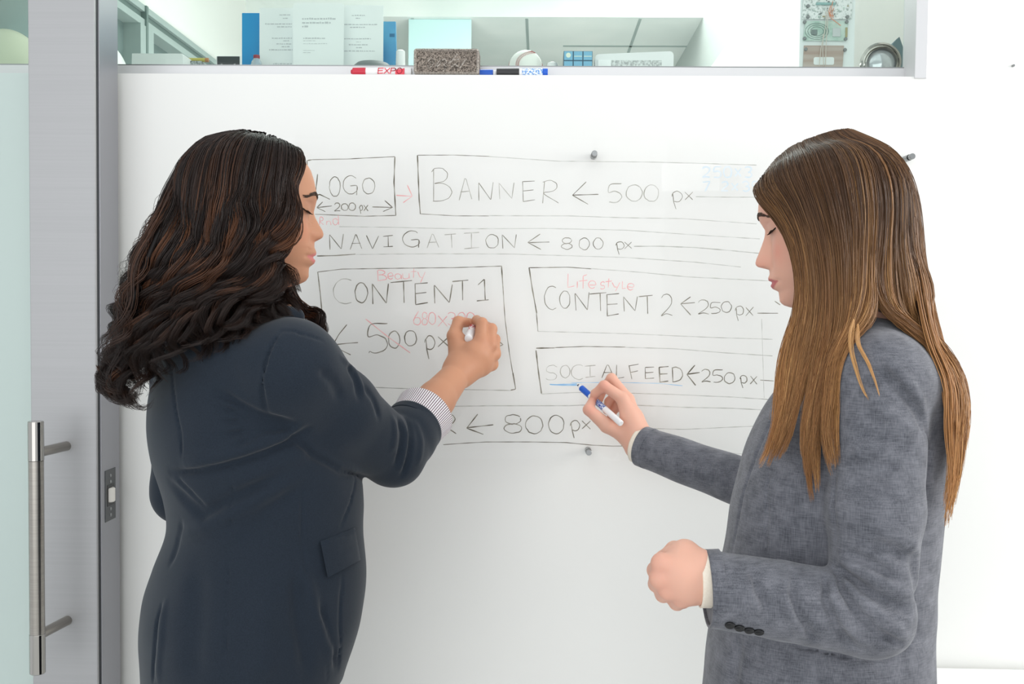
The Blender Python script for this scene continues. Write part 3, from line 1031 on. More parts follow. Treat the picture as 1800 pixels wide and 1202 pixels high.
yh1 = 2.33
hard_hat(shelf_x(12, yh1), yh1, float(P(12, 52, yh1)[2]), 0.098, 0.09, M['hat_cream'], 'cream hard hat on the shelf behind the glass door')
hard_hat(shelf_x(168, yh1), yh1, float(P(160, 66, yh1)[2]), 0.078, 0.078, M['hat_white'], 'white hard hat on the shelf between door edge and white box')

# white card box
ys_ = 2.16
M['card'] = mat('white_card', (236, 240, 237), 0.6)
zt3 = shelf_z(94, ys_, 280)
xa_, xb_, xc_, xd_ = shelf_x(232, ys_), shelf_x(320.5, ys_), shelf_x(230.5, ys_), shelf_x(324, ys_)
bx = MB()
bx.add([(xa_, ys_, zt3), (xb_, ys_, zt3), (xd_, ys_, ZS), (xc_, ys_, ZS), (xa_, ys_ + 0.1, zt3), (xb_, ys_ + 0.1, zt3), (xd_, ys_ + 0.1, ZS), (xc_, ys_ + 0.1, ZS)],
       [(0, 1, 2, 3), (4, 7, 6, 5), (0, 4, 5, 1), (2, 6, 7, 3), (0, 3, 7, 4), (1, 5, 6, 2)])
bx = bx.build('card_box', M['card'], smooth=False)
tag(bx, 'low plain white card box with slanting ends on the shelf beside the white hard hat', 'box')
# yellow rod on a grey strip
M['yellow'] = mat('mustard_yellow_plastic', (196, 184, 96), 0.5)
M['copper'] = mat('copper_end', (196, 140, 96), 0.4, 0.4)
yy = 2.22
ro = empty('yellow_rod', (shelf_x(345, yy), yy, ZS), 'mustard yellow rod lying on a grey strip beside the white card box', 'rod')
zr = shelf_z(105.5, yy, 345)
MB().cyl((shelf_x(318, yy), yy, zr), (shelf_x(361, yy), yy, zr), 0.0046, 20, 0.0006).build('shaft', M['yellow'], ro)
MB().cyl((shelf_x(361, yy), yy, zr), (shelf_x(367, yy), yy, zr), 0.0048, 20, 0.0008).build('tip', M['copper'], ro)
M['mottle'] = noise_color(mat('mottled_grey_strip', (140, 150, 148), 0.6), (88, 96, 96), (190, 200, 198), (300, 300, 300), 4)
MB().box((shelf_x(320, yy), yy - 0.012, ZS), (shelf_x(357, yy), yy + 0.012, zr - 0.0045), 0.001).build('strip', M['mottle'], ro, smooth=False)
# small black slate with white edge
y3 = 2.2
sl = empty('slate', (shelf_x(402, y3), y3, ZS), 'small black slate with a thin white edge standing beside the blue folder', 'slate')
MB().box((shelf_x(380, y3), y3 + 0.001, ZS), (shelf_x(422.5, y3), y3 + 0.007, shelf_z(98, y3, 400)), 0.0008).build('backing', M['white'], sl, smooth=False)
M['slate'] = mat('slate_black', (46, 54, 56), 0.5)
MB().box((shelf_x(382, y3), y3 - 0.001, ZS), (shelf_x(421, y3), y3 + 0.0015, shelf_z(99.3, y3, 400))).build('face', M['slate'], sl, smooth=False)
for px in (390, 413):
    MB().box((shelf_x(px, y3) - 0.0018, y3 - 0.003, shelf_z(114.5, y3, 400)), (shelf_x(px, y3) + 0.0018, y3, shelf_z(112.4, y3, 400))).build('clip', M['steel'], sl, smooth=False)
# blue folders
M['folder'] = noise_color(mat('bright_blue_folder', (0, 148, 204), 0.45), (0, 138, 204), (10, 152, 212), (5, 5, 5), 2)
M['folder2'] = noise_color(mat('faded_blue_folder', (84, 162, 204), 0.5), (76, 150, 196), (98, 176, 212), (14, 14, 14), 3)
y4 = 2.30
o = MB().box((shelf_x(425, y4), y4, ZS), (shelf_x(560, y4), y4 + 0.012, shelf_z(22.5, y4, 440)), 0.0015).build('folder', M['folder'], smooth=False)
tag(o, 'bright blue folder standing behind the papers, next to the small black slate', 'folder')
xa_, xb_, xc_ = shelf_x(600, y4), shelf_x(693.5, y4), shelf_x(697.5, y4)
zt4 = shelf_z(35, y4, 690)
bx = MB().prism([(xa_, ZS), (xc_, ZS), (xb_, zt4), (xa_, zt4)], y4 + 0.013, y4 + 0.022)
o = bx.build('folder', M['folder2'], smooth=False)
tag(o, 'faded blue folder with a smudge standing behind the papers, nearer the eraser', 'folder')
MB().box((shelf_x(683, y4), y4 + 0.0126, shelf_z(63, y4)), (shelf_x(692, y4), y4 + 0.0132, shelf_z(57, y4))).build('smudge', mat('folder_smudge', (52, 112, 150), 0.6), o, smooth=False)
# small bottle with red cap
y5 = 2.24
bt = empty('bottle', (shelf_x(451, y5), y5, ZS), 'small clear bottle with a dark red cap in front of the blue folder', 'bottle')
xb5 = shelf_x(451, y5)
zt5 = shelf_z(97, y5, 450)
M['bottle'] = mat('cloudy_clear_plastic', (214, 226, 232), 0.2, Transmission_Weight=0.5)
MB().lathe([(0.014, 0), (0.0145, 0.003), (0.014, (zt5 - ZS) - 0.026), (0.0105, (zt5 - ZS) - 0.014), (0.007, (zt5 - ZS) - 0.009), (0.007, (zt5 - ZS) - 0.004)], (xb5, y5, ZS), (0, 0, 1), 28).build('body', M['bottle'], bt)
M['capred'] = mat('dark_red_cap', (150, 52, 64), 0.4)
MB().cyl((xb5, y5, zt5 - 0.0085), (xb5, y5, zt5), 0.0072, 28, 0.0008).build('cap', M['capred'], bt)
# three printed sheets standing up
M['paper'] = mat('white_paper', (240, 243, 242), 0.7)
M['print'] = mat('grey_print', (196, 199, 201), 0.8)


def sheet(px0, px1, pyt, y, label, rows, name='printed_sheet', corner=0.0, centre=False):
    x0_, x1_ = shelf_x(px0, y), shelf_x(px1, y)
    z1_ = shelf_z(pyt, y, (px0 + px1) / 2)
    root = empty(name, ((x0_ + x1_) / 2, y, ZS), label, 'paper')
    if corner:
        MB().prism(rrect(x0_, x1_, ZS, z1_, corner), y, y + 0.0016).build('page', M['paper'], root, smooth=False)
    else:
        MB().box((x0_, y, ZS), (x1_, y + 0.0008, z1_)).build('page', M['paper'], root, smooth=False)
    bb = MB()
    r3 = random.Random(int(px0))
    for a, c, py, hh in rows:
        x = a
        while x < c - 1:
            wd = r3.uniform(2.0, 6.5)
            e = min(x + wd, c)
            bb.box((shelf_x(x, y), y - 0.0004, shelf_z(py + hh, y, x)), (shelf_x(e, y), y - 0.0001, shelf_z(py + r3.uniform(0, hh * .35), y, x)))
            x = e + r3.uniform(0.8, 1.6)
    bb.build('printed_text', M['print'], root, smooth=False)
    return root


sheet(456, 530, 14, 2.28, 'white printed sheet in front of the bright blue folder, partly behind the booklet',
      [(491, 512, 25, 2), (497, 506, 31, 2), (466, 513, 41, 2), (487, 513, 46, 2), (478, 513, 66, 2), (498, 508, 71, 1.5), (486, 512, 76, 2), (495, 510, 81, 2), (473, 514, 86.5, 2), (480, 513, 111, 2)])
sheet(515, 604, 5, 2.25, 'thick white booklet with rounded corners and bold title, centre of the three papers',
      [(531, 590, 31, 3.4), (531, 581, 38, 3.4), (531, 543, 45, 3), (533, 572, 66, 2.2), (533, 556, 71, 1.2), (533, 575, 76, 1.2), (533, 555, 88, 1), (533, 548, 92, 1)], 'booklet', 0.006)
sheet(596, 673.5, 9, 2.28, 'white printed sheet standing on the shelf between booklet and faded blue folder',
      [(618, 641, 26, 2), (625, 633, 31, 2), (605, 664, 42, 2), (615, 641, 47, 2), (605, 652, 67, 2), (626, 634, 73, 1.2), (613, 646, 77.5, 2), (626, 636, 82.5, 2), (605, 659, 88.5, 2)])
# grey lens-shaped dish and white cup
y6 = 2.20
xc6 = shelf_x(655, y6)
zt6 = shelf_z(108.3, y6, 640)
M['dish'] = mat('dark_grey_plastic', (112, 120, 120), 0.5)
o = MB().lathe([(0.058, 0), (0.058, 0.004), (0.05, (zt6 - ZS) * 0.62), (0.034, (zt6 - ZS) * 0.9), (0.012, (zt6 - ZS)), (0.001, (zt6 - ZS))], (xc6, y6, ZS), (0, 0, 1), 40).build('grey_dish', M['dish'])
tag(o, 'low dark grey dish turned upside down in front of the papers', 'dish')
y7 = 2.26
o = MB().lathe([(0.010, 0), (0.012, 0.01), (0.010, shelf_z(88, y7, 703) - ZS - 0.003), (0.006, shelf_z(88, y7, 703) - ZS)], (shelf_x(704, y7), y7, ZS), (0, 0, 1), 24).build('white_bottle', M['white'])
tag(o, 'slim white bottle on the shelf beside the faded blue folder', 'bottle')

# baseball
yb7 = 2.20
rb = 0.0368
xbb = shelf_x(924, yb7)
ball = empty('baseball', (xbb, yb7, ZS), 'white baseball with red stitching behind the window pane', 'ball')
cb = np.array((xbb, yb7, ZS + rb))
cbz = shelf_z(85, yb7, 924) - rb
M['leather'] = mat('white_leather', (240, 240, 234), 0.5)
M['stitch'] = mat('red_stitching', (168, 62, 60), 0.7)
rings = []
for i in range(25):
    th = math.pi * i / 24
    rings.append((max(rb * math.sin(th), 0.0003), rb - rb * math.cos(th)))
MB().lathe(rings, (xbb, yb7, ZS), (0, 0, 1), 40).build('cover', M['leather'], ball)
b = MB()
Rb = np.array([[0.55, -0.55, 0.63], [0.30, 0.83, 0.46], [-0.78, -0.06, 0.62]])
Rb, _ = np.linalg.qr(Rb)


def seam_pt(t):
    A, B_ = 0.44, math.pi / 2
    a_ = math.pi / 2 - (math.pi / 2 - A) * math.cos(t)
    ph = t / 2 + A * math.sin(2 * t)
    return np.array((math.sin(a_) * math.cos(ph), math.sin(a_) * math.sin(ph), math.cos(a_)))


N_ = 150
for i in range(N_):
    t = 4 * math.pi * i / N_
    p_, q_ = seam_pt(t), seam_pt(t + 0.05)
    tg = (q_ - p_) / np.linalg.norm(q_ - p_)
    sd = np.cross(p_, tg)
    for s in (-1, 1):
        a_ = p_ + sd * s * 0.02
        c_ = p_ + sd * s * 0.12 + tg * 0.06
        b.tube([cb + Rb @ (a_ / np.linalg.norm(a_)) * rb * 1.004, cb + Rb @ (c_ / np.linalg.norm(c_)) * rb * 1.004], 0.00055, 5)
b.build('stitching', M['stitch'], ball)
# white knob
y8 = 2.18
zt8 = shelf_z(108, y8, 970)
o = MB().lathe([(0.015, 0), (0.0152, 0.003), (0.0145, (zt8 - ZS) * .6), (0.010, (zt8 - ZS) * .92), (0.001, zt8 - ZS)], (shelf_x(971, y8), y8, ZS), (0, 0, 1), 28).build('round_stopper', M['white'])
tag(o, 'small round white stopper on the shelf between baseball and blue cube', 'stopper')
# blue puzzle cube
y9 = 2.15
xa_, xb_ = shelf_x(990.5, y9), shelf_x(1041.5, y9)
zt9 = shelf_z(89.5, y9, 1015)
sz = xb_ - xa_
zc0 = zt9 - sz
pc = empty('puzzle_cube', ((xa_ + xb_) / 2, y9 + sz / 2, ZS), 'pale blue puzzle cube with dark gaps beside the white case', 'cube toy')
M['cube_dark'] = mat('cube_dark_blue', (62, 92, 112), 0.4)
M['cube_tile'] = mat('cube_pale_blue', (128, 184, 214), 0.3)
M['cube_print'] = mat('cube_white_print', (232, 238, 220), 0.5)
MB().box((xa_, y9, ZS), (xb_, y9 + sz, zt9), 0.001).build('core', M['cube_dark'], pc, smooth=False)
for i in range(3):
    for j in range(2):
        u0, u1 = xa_ + sz * (i / 3) + 0.0011, xa_ + sz * ((i + 1) / 3) - 0.0011
        z1_, z0_ = zt9 - sz * (j / 3) - 0.0011, max(zt9 - sz * ((j + 1) / 3) + 0.0011, ZS + 0.001)
        tl = MB().box((u0, y9 - 0.0012, z0_), (u1, y9 + 0.001, z1_), 0.0006).build('tile', M['cube_tile'], pc, smooth=False)
        if j == 0:
            zz = (z0_ + z1_) / 2
            if i == 0:
                MB().cyl(((u0 + u1) / 2, y9 - 0.0010, zz + 0.001), ((u0 + u1) / 2, y9 - 0.0016, zz + 0.001), 0.0052, 20).build('emblem', M['cube_print'], tl)
            else:
                MB().box((u0 + 0.001, y9 - 0.0015, zz - 0.002), (u1 - 0.001, y9 - 0.001, zz - 0.0005)).build('print', M['cube_print'], tl, smooth=False)
# white case with grey mesh window
y10 = 2.17
cs = empty('white_case', (shelf_x(1115, y10), y10, ZS), 'white rounded case with a grey speckled window beside the puzzle cube', 'case')
xa_, xb_ = shelf_x(1046, y10), shelf_x(1184, y10)
za_, zb_ = shelf_z(95, y10, 1050), shelf_z(90, y10, 1180)
pl = []
r = 0.009
for cx, cz, a0 in ((xb_ - r, zb_ - r, 0), (xa_ + r, za_ - r, 90)):
    for k in range(8):
        th = R_(a0 + 90 * k / 7)
        pl.append((cx + r * math.cos(th), cz + r * math.sin(th)))
pl += [(xa_, ZS), (xb_, ZS)]
MB().prism(pl, y10, y10 + 0.07).build('shell', M['white'], cs, smooth=False)
M['speck'] = noise_color(mat('grey_speckled_mesh', (205, 207, 206), 0.5), (170, 172, 172), (236, 237, 236), (220, 220, 220), 5)
MB().box((shelf_x(1074, y10), y10 - 0.001, ZS), (shelf_x(1163, y10), y10 + 0.001, shelf_z(106, y10, 1110)), 0.0004).build('mesh_window', M['speck'], cs, smooth=False)
MB().box((shelf_x(1051, y10), y10 - 0.0015, ZS), (shelf_x(1074, y10), y10 + 0.001, shelf_z(105.5, y10, 1060)), 0.0004).build('blank_window', mat('bright_white_label', (250, 250, 250), 0.4), cs, smooth=False)

# electronics column: two circuit boards over a copper coloured plate
y11 = 2.16
el = empty('electronics_panel', (shelf_x(1450, y11), y11, ZS), 'column of circuit boards above a copper plate, standing behind the pane', 'electronics')
M['pcb_white'] = noise_color(mat('pale_board_tracks', (226, 228, 226), 0.4), (176, 186, 182), (244, 244, 244), (240, 240, 240), 5, 0.35, 0.5)
M['pcb_green'] = noise_color(mat('pale_green_board', (196, 216, 206), 0.4), (176, 202, 190), (214, 228, 220), (60, 60, 60), 3)
M['plate'] = noise_color(mat('brushed_copper_plate', (188, 170, 160), 0.4, 0.3), (180, 158, 146), (198, 184, 176), (3, 3, 60), 3)
M['chip'] = mat('grey_chip', (128, 140, 138), 0.4)
M['wire_o'] = mat('orange_wire', (226, 150, 120), 0.5)
M['wire_w'] = mat('pale_wire', (216, 206, 196), 0.5)
M['tan'] = mat('tan_connector', (176, 166, 130), 0.5)


def quad_plate(x0a, x1a, x0b, x1b, pt, pb, y, th, mt, name, par):
    za, zb = shelf_z(pt, y, 1450), (ZS if pb is None else shelf_z(pb, y, 1450))
    return MB().prism([(shelf_x(x0a, y), za), (shelf_x(x1a, y), za), (shelf_x(x1b, y), zb), (shelf_x(x0b, y), zb)], y, y + th).build(name, mt, par, smooth=False)


M['backing'] = mat('clear_acrylic', (244, 248, 248), 0.1)
bd = quad_plate(1412, 1497, 1408, 1495, -28, 33.5, y11, 0.0016, M['pcb_white'], 'component_board', el)
g = quad_plate(1414, 1490, 1411, 1487, 37, 71.5, y11, 0.0016, M['pcb_green'], 'green_board', el)
pt_ = quad_plate(1413, 1483, 1411, 1480, 80, None, y11, 0.003, M['plate'], 'copper_plate', el)
MB().box((shelf_x(1406, y11), y11 + 0.004, ZS), (shelf_x(1502, y11), y11 + 0.006, shelf_z(-30, y11))).build('backing_sheet', M['backing'], el, smooth=False)
r4 = random.Random(5)
for k in range(60):
    px, py = r4.uniform(1416, 1490), r4.uniform(-22, 29)
    w_, h_ = r4.uniform(1.0, 4), r4.uniform(0.8, 2.4)
    mt = r4.choice([M['chip'], M['steel'], M['white'], M['tan'], M['pcb_green'], M['white']])
    MB().box((shelf_x(px, y11), y11 - 0.003, shelf_z(py + h_, y11, px)), (shelf_x(px + w_, y11), y11 + 0.0002, shelf_z(py, y11, px)), 0.0003).build('component', mt, bd, smooth=False)
MB().box((shelf_x(1432, y11), y11 - 0.004, shelf_z(8, y11)), (shelf_x(1466, y11), y11 + 0.0002, shelf_z(4, y11)), 0.0004).build('connector', mat('teal_connector', (150, 186, 184), 0.5), bd, smooth=False)
for px, py, par in ((1420, 11, bd), (1420, 30, bd), (1489, 30, bd), (1414, 39, g), (1488, 39, g), (1414, 68, g), (1486, 69, g), (1416, 87, pt_), (1485, 88, pt_)):
    s = P(px, py, y11)
    MB().cyl((s[0], y11 - 0.004, s[2]), (s[0], y11 + 0.001, s[2]), 0.0036, 14, 0.0008).build('screw', M['steel'], par)
MB().box((shelf_x(1425, y11), y11 - 0.003, shelf_z(60, y11)), (shelf_x(1435, y11), y11, shelf_z(51, y11)), 0.0005).build('chip', M['chip'], g, smooth=False)
MB().box((shelf_x(1462, y11), y11 - 0.002, shelf_z(63, y11)), (shelf_x(1476, y11), y11, shelf_z(48, y11)), 0.0005).build('chip', mat('pale_lilac_chip', (206, 210, 210), 0.4), g, smooth=False)
MB().box((shelf_x(1484.5, y11), y11 - 0.003, shelf_z(64, y11)), (shelf_x(1488, y11), y11, shelf_z(47, y11)), 0.0005).build('pin_strip', M['tan'], g, smooth=False)
b = MB()
for rr in (10, 14, 18):
    pts = [P(1436 + rr * 1.15 * math.cos(R_(a)), 55 + rr * 0.8 * math.sin(R_(a)), y11 - 0.0004) for a in range(0, 361, 20)]
    b.tube(pts, 0.0005, 5)
b.build('track', M['chip'], g)
MB().prism(rrect(shelf_x(1430, y11), shelf_x(1466, y11), shelf_z(112, y11), shelf_z(98.5, y11), 0.004), y11 - 0.0006, y11 + 0.0005).build('paper_label', M['paper'], pt_, smooth=False)
wires = [([(1452, 20), (1452, 40), (1449, 60), (1443, 85), (1440, 116)], 'wire_w'), ([(1456, 18), (1454, 50), (1452, 80), (1451, 116)], 'wire_w'), ([(1458, 22), (1462, 33), (1478, 45)], 'wire_o'),
         ([(1464, 2), (1462, 12), (1459, 24), (1463, 29)], 'wire_o'), ([(1460, 10), (1457, 20), (1459, 30)], 'wire_o'), ([(1466, 14), (1462, 22), (1465, 31)], 'wire_o'), ([(1447, 60), (1446, 90), (1448, 116)], 'wire_w')]
for pl, mk in wires:
    MB().tube([P(x, y, y11 - 0.006) for x, y in pl], 0.0008, 6).build('wire', M[mk], el)

# round chrome framed lens and dark wedge
y12 = 2.16
cx, cz = shelf_x(1550, y12), shelf_z(112, y12, 1550)
ln = empty('round_lens', (cx, y12, ZS), 'round chrome framed glass lens standing by the window frame corner', 'lens')
rl = 0.0415
czl = ZS + rl
b = MB().lathe([(rl, 0), (rl, 0.012), (rl * 0.9, 0.014), (rl * 0.86, 0.004), (rl * 0.9, 0)], (cx, y12 + 0.012, czl), (-0.1, -1, 0.05), 56, close=False)
b.build('outer_ring', M['chrome'], ln)
MB().lathe([(rl * 0.84, 0), (rl * 0.84, 0.010), (rl * 0.74, 0.012), (rl * 0.72, 0.002)], (cx + 0.002, y12 + 0.014, czl - 0.001), (-0.1, -1, 0.05), 56, close=False).build('inner_ring', M['chrome'], ln)
M['lens'] = mat('smoky_lens_glass', (206, 210, 214), 0.05, 0.55)
MB().lathe([(rl * 0.73, 0), (rl * 0.6, 0.006), (rl * 0.35, 0.010), (0.0004, 0.012)], (cx + 0.002, y12 + 0.012, czl - 0.001), (-0.1, -1, 0.05), 48).build('glass', M['lens'], ln)
y13 = 2.21
M['slategrey'] = mat('slate_grey_metal', (112, 134, 140), 0.5, 0.2)
b = MB().prism([(shelf_x(1568.5, y13), shelf_z(76, y13, 1570)), (shelf_x(1580, y13), shelf_z(64.5, y13, 1580)), (shelf_x(1590, y13), shelf_z(92, y13, 1590)), (shelf_x(1596, y13), ZS), (shelf_x(1576, y13), ZS)], y13, y13 + 0.02)
o = b.build('metal_wedge', M['slategrey'], smooth=False)
tag(o, 'slate grey pointed metal wedge standing behind the round lens', 'wedge')

# ================================================================== people
def rot_head(yaw, pitch, roll=0.0):
    cz, sz = math.cos(yaw), math.sin(yaw)
    cp, sp = math.cos(pitch), math.sin(pitch)
    c3, s3 = math.cos(roll), math.sin(roll)
    Rz = np.array([[cz, -sz, 0], [sz, cz, 0], [0, 0, 1]])
    Ry = np.array([[cp, 0, sp], [0, 1, 0], [-sp, 0, cp]])
    Rx = np.array([[1, 0, 0], [0, c3, -s3], [0, s3, c3]])
    return Rz @ Ry @ Rx


class Head:
    """a head in its own axes: x to the front, y to its left, z up, origin between the ears at eye level"""
    BASE = np.array([(-.126, .048), (-.118, .070), (-.105, .081), (-.09, .082), (-.075, .087), (-.06, .088), (-.04, .086), (-.02, .083), (0, .084), (.01, .088), (.03, .090), (.06, .084), (.09, .06)])
    WID = np.array([(-.126, .020), (-.118, .028), (-.105, .040), (-.09, .050), (-.06, .061), (-.03, .067), (0, .070), (.03, .071), (.06, .068), (.09, .055)])
    SIG = np.array([(-.126, .020), (-.105, .019), (-.094, .021), (-.085, .022), (-.07, .022), (-.062, .018), (-.055, .0165), (-.045, .0155), (-.03, .0125), (-.015, .0105), (0, .0115), (.015, .030), (.06, .05)])

    def __init__(self, C, yaw, pitch, prof, s=1.0, roll=0.0, nose_w=1.0, dz=0.0, stom=-.077, fore=0.0):
        self.C, self.Rm, self.s = np.array(C, float), rot_head(yaw, pitch, roll), s
        self.prof = np.array(sorted(prof))
        self.nw, self.dz, self.stom = nose_w, dz, stom
        self.BASE = self.BASE.copy()
        self.BASE[:, 1] -= fore * np.clip((self.BASE[:, 0] - .005) / .02, 0, 1)

    def world(self, p):
        return self.C + self.s * (self.Rm @ np.array(p, float))

    def local(self, p):
        return ((p - self.C.astype(np.float32)) @ self.Rm.astype(np.float32)) / self.s

    def front(self, y, z):
        """surface x of the face at (y, z), features included"""
        b_ = smooth_interp(z, self.BASE[:, 0], self.BASE[:, 1])
        w = smooth_interp(z, self.WID[:, 0], self.WID[:, 1])
        t = np.clip(np.abs(y) / w, 0, 1)
        return b_ * (1 - t ** 2.25) ** (1 / 2.25) + self.delta(y, z)

    def delta(self, y, z):
        b_ = smooth_interp(z, self.BASE[:, 0], self.BASE[:, 1])
        pr = np.interp(z, self.prof[:, 0], self.prof[:, 1])
        dz = self.dz
        zs = z - dz * np.clip((z + .075) / .01, 0, 1) * np.clip((.0 - z) / .015, 0, 1)
        sg = smooth_interp(zs, self.SIG[:, 0], self.SIG[:, 1]) * np.where((z < -.02) & (z > -.06), self.nw, 1)
        d = (pr - b_) * np.exp(-np.abs(y / sg) ** 2.6)
        ay = np.abs(y)
        g = lambda y0, z0, sy, sz: np.exp(-((ay - y0) / sy) ** 2 - ((z - z0) / sz) ** 2)
        d = d - 0.0105 * g(.032, .002, .016, .0125)          # sockets
        d = d + 0.0075 * g(.033, .000, .0125, .0085)         # lids over the eyeballs
        d = d - 0.0022 * np.exp(-((ay - .033) / .013) ** 2 - ((z - .0085) / .0018) ** 2)   # lid crease
        d = d - 0.0016 * np.exp(-((ay - .033) / .012) ** 2 - ((z + .0048) / .0012) ** 2)   # lash line
        d = d + 0.0030 * g(.026, .021, .020, .006)           # brow
        d = d + 0.0045 * g(.046, -.030, .018, .018)          # cheek
        d = d + 0.0030 * g(.035, -.060, .02, .02)
        d = d - 0.0025 * g(.021, -.054 + dz, .004, .006)          # alar groove
        d = d - 0.0020 * g(.027, self.stom, .004, .004)          # mouth corner
        return d

    def sdf(self, p):
        q = self.local(p)
        x, y, z = q[:, 0], q[:, 1], q[:, 2]
        zc = np.clip(z, -.126, .09)
        b_ = smooth_interp(zc, self.BASE[:, 0], self.BASE[:, 1])
        w = smooth_interp(zc, self.WID[:, 0], self.WID[:, 1])
        xs = x - self.delta(y, zc) * np.clip(x / .03, 0, 1)
        u = np.where(xs > 0, xs / b_, -xs / 0.06)
        v = np.abs(y) / w
        k = (np.abs(u) ** 2.25 + v ** 2.25) ** (1 / 2.25)
        d = (k - 1) * np.minimum(b_, w) * 0.8
        e = np.maximum(-.126 - z, z - .066)
        return np.maximum(d, e) * self.s

    def add(self, S):
        r = 0.17 * self.s
        S._push(self.sdf, self.C - r, self.C + r, 0.0, 'u')
        S.ell(self.world((-.008, 0, .026)), np.array((.090, .0725, .073)) * self.s, self.Rm, 0.022)
        S.ell(self.world((-.036, 0, -.004)), np.array((.056, .062, .064)) * self.s, self.Rm, 0.03)
        for sy in (-1, 1):     # ears, under the hair
            S.ell(self.world((-.008, sy * .0745, -.012)), np.array((.015, .006, .030)) * self.s, self.Rm, 0.006)
            S.ell(self.world((-.006, sy * .0815, -.010)), np.array((.008, .005, .017)) * self.s, self.Rm, 0.004, 's')
            S.ell(self.world((.1015, sy * .0075, -.0575 + self.dz)), np.array((.006, .0038, .0035)) * self.s, self.Rm, 0.003, 's')   # nostrils

    def _mark(self, S):
        self.full = Shape()
        self.full.ops = list(S.ops)

    def surf(self, y, z, off=0.0):
        xs = np.arange(.125, .02, -.0004)
        pts = np.array([self.world((x_, y, z)) for x_ in xs], np.float32)
        w = np.nonzero(self.full.eval(pts) < 0)[0]
        x = float(xs[w[0]]) if len(w) else .05
        return self.world((x + off, y, z))


PROF_L = [(.09, .050), (.06, .0755), (.03, .0880), (.018, .0915), (.008, .0915), (-.002, .0905), (-.010, .0945), (-.020, .1010), (-.029, .1075), (-.035, .1098), (-.040, .1085), (-.0445, .1025), (-.048, .0965), (-.057, .0965),
          (-.0635, .1005), (-.0685, .1008), (-.0715, .0962), (-.0735, .0962), (-.077, .1008), (-.0825, .0988), (-.0885, .0918), (-.096, .0918), (-.104, .0925), (-.111, .0885), (-.118, .077), (-.126, .052)]
PROF_R = [(.09, .060), (.06, .0850), (.03, .0945), (.015, .0950), (.002, .0900), (-.012, .0965), (-.026, .1045), (-.038, .1120), (-.044, .1145), (-.049, .1125), (-.0535, .103), (-.057, .0955), (-.064, .0955),
          (-.0690, .0990), (-.0730, .0990), (-.0760, .0945), (-.0780, .0945), (-.081, .0980), (-.086, .0955), (-.092, .0875), (-.100, .0880), (-.107, .0885), (-.113, .0840), (-.119, .073), (-.126, .048)]

M['skin_l'] = attr_color(mat('tan_skin', (190, 136, 108), 0.5, spec=0.35, Subsurface_Weight=0.12, Subsurface_Scale=0.012))
M['skin_r'] = attr_color(mat('fair_skin', (226, 178, 158), 0.5, spec=0.35, Subsurface_Weight=0.12, Subsurface_Scale=0.012))
for k in ('skin_l', 'skin_r'):
    n, l, bs = nodes(M[k])
    bs.inputs['Subsurface Radius'].default_value = (1.0, 0.35, 0.2)
    nz = n.new('ShaderNodeTexNoise')
    nz.inputs['Scale'].default_value = 900
    bp = n.new('ShaderNodeBump')
    bp.inputs['Strength'].default_value = 0.12
    bp.inputs['Distance'].default_value = 0.0006
    tc = n.new('ShaderNodeTexCoord')
    l.new(tc.outputs['Object'], nz.inputs['Vector'])
    l.new(nz.outputs['Fac'], bp.inputs['Height'])
    l.new(bp.outputs['Normal'], bs.inputs['Normal'])


def skin_colors(v, head, base, lip, blush, warm, hands=()):
    """natural colouring: lips, rosy cheeks and knuckles"""
    c = np.tile(np.array(s2l(base), np.float32), (len(v), 1))
    q = head.local(v.astype(np.float32))
    x, y, z = q[:, 0], q[:, 1], q[:, 2]
    infront = np.clip((x - .05) / .02, 0, 1)

    def mix(mask, colr):
        mk = np.clip(mask, 0, 1)[:, None]
        c[:] = c * (1 - mk) + np.array(s2l(colr), np.float32) * mk
    ay = np.abs(y)
    mix(0.55 * infront * np.exp(-((ay - .045) / .02) ** 2 - ((z + .035) / .02) ** 2), blush)
    mix(0.45 * infront * np.exp(-((z + .047) / .010) ** 2 - (y / .016) ** 2), blush)
    hw = .026 - .0 * z
    st_ = head.stom
    lipz = np.where(z > st_, (z - st_) / np.maximum(.0085 * (1 - (ay / hw) ** 2), 1e-4), (st_ - z) / np.maximum(.0115 * (1 - (ay / hw) ** 2), 1e-4))
    mix(np.where(ay < hw, np.clip((1.15 - lipz) / 0.3, 0, 1), 0) * infront, lip)
    mix(0.35 * infront * np.exp(-((ay - .033) / .016) ** 2 - ((z - .008) / .007) ** 2), warm)
    for p_, r_, colr, am in hands:
        d = np.linalg.norm(v - np.array(p_), axis=1)
        mix(am * np.exp(-(d / r_) ** 2), colr)
    return c


def lashes(head, mt, parent, sides=(-1, 1), L=0.010, n=34):
    b = MB()
    for sy in sides:
        for i in range(n):
            t = i / (n - 1)
            y = sy * (.019 + .028 * t)
            z = -.0045 - .002 * math.sin(math.pi * t) + (0.002 * t)
            p = head.surf(y, z, 0.0004)
            ln = L * (0.6 + 0.5 * t)
            d = head.Rm @ np.array((0.72, sy * (0.15 + 0.75 * t), -0.35))
            d /= np.linalg.norm(d)
            up = head.Rm @ np.array((0.1, 0, 1.0))
            pts = [p, p + d * ln * .5 - up * ln * .12, p + d * ln - up * ln * .02]
            b.tube(pts, [.00055, .0004, .0001], 4)
        b.tube([head.surf(sy * (.018 + .031 * t), -.0045 - .002 * math.sin(math.pi * t) + .002 * t, 0.0003) for t in np.linspace(0, 1, 14)], [.0005] + [.0010] * 12 + [.0005], 5)
    return b.build('eyelashes', mt, parent)


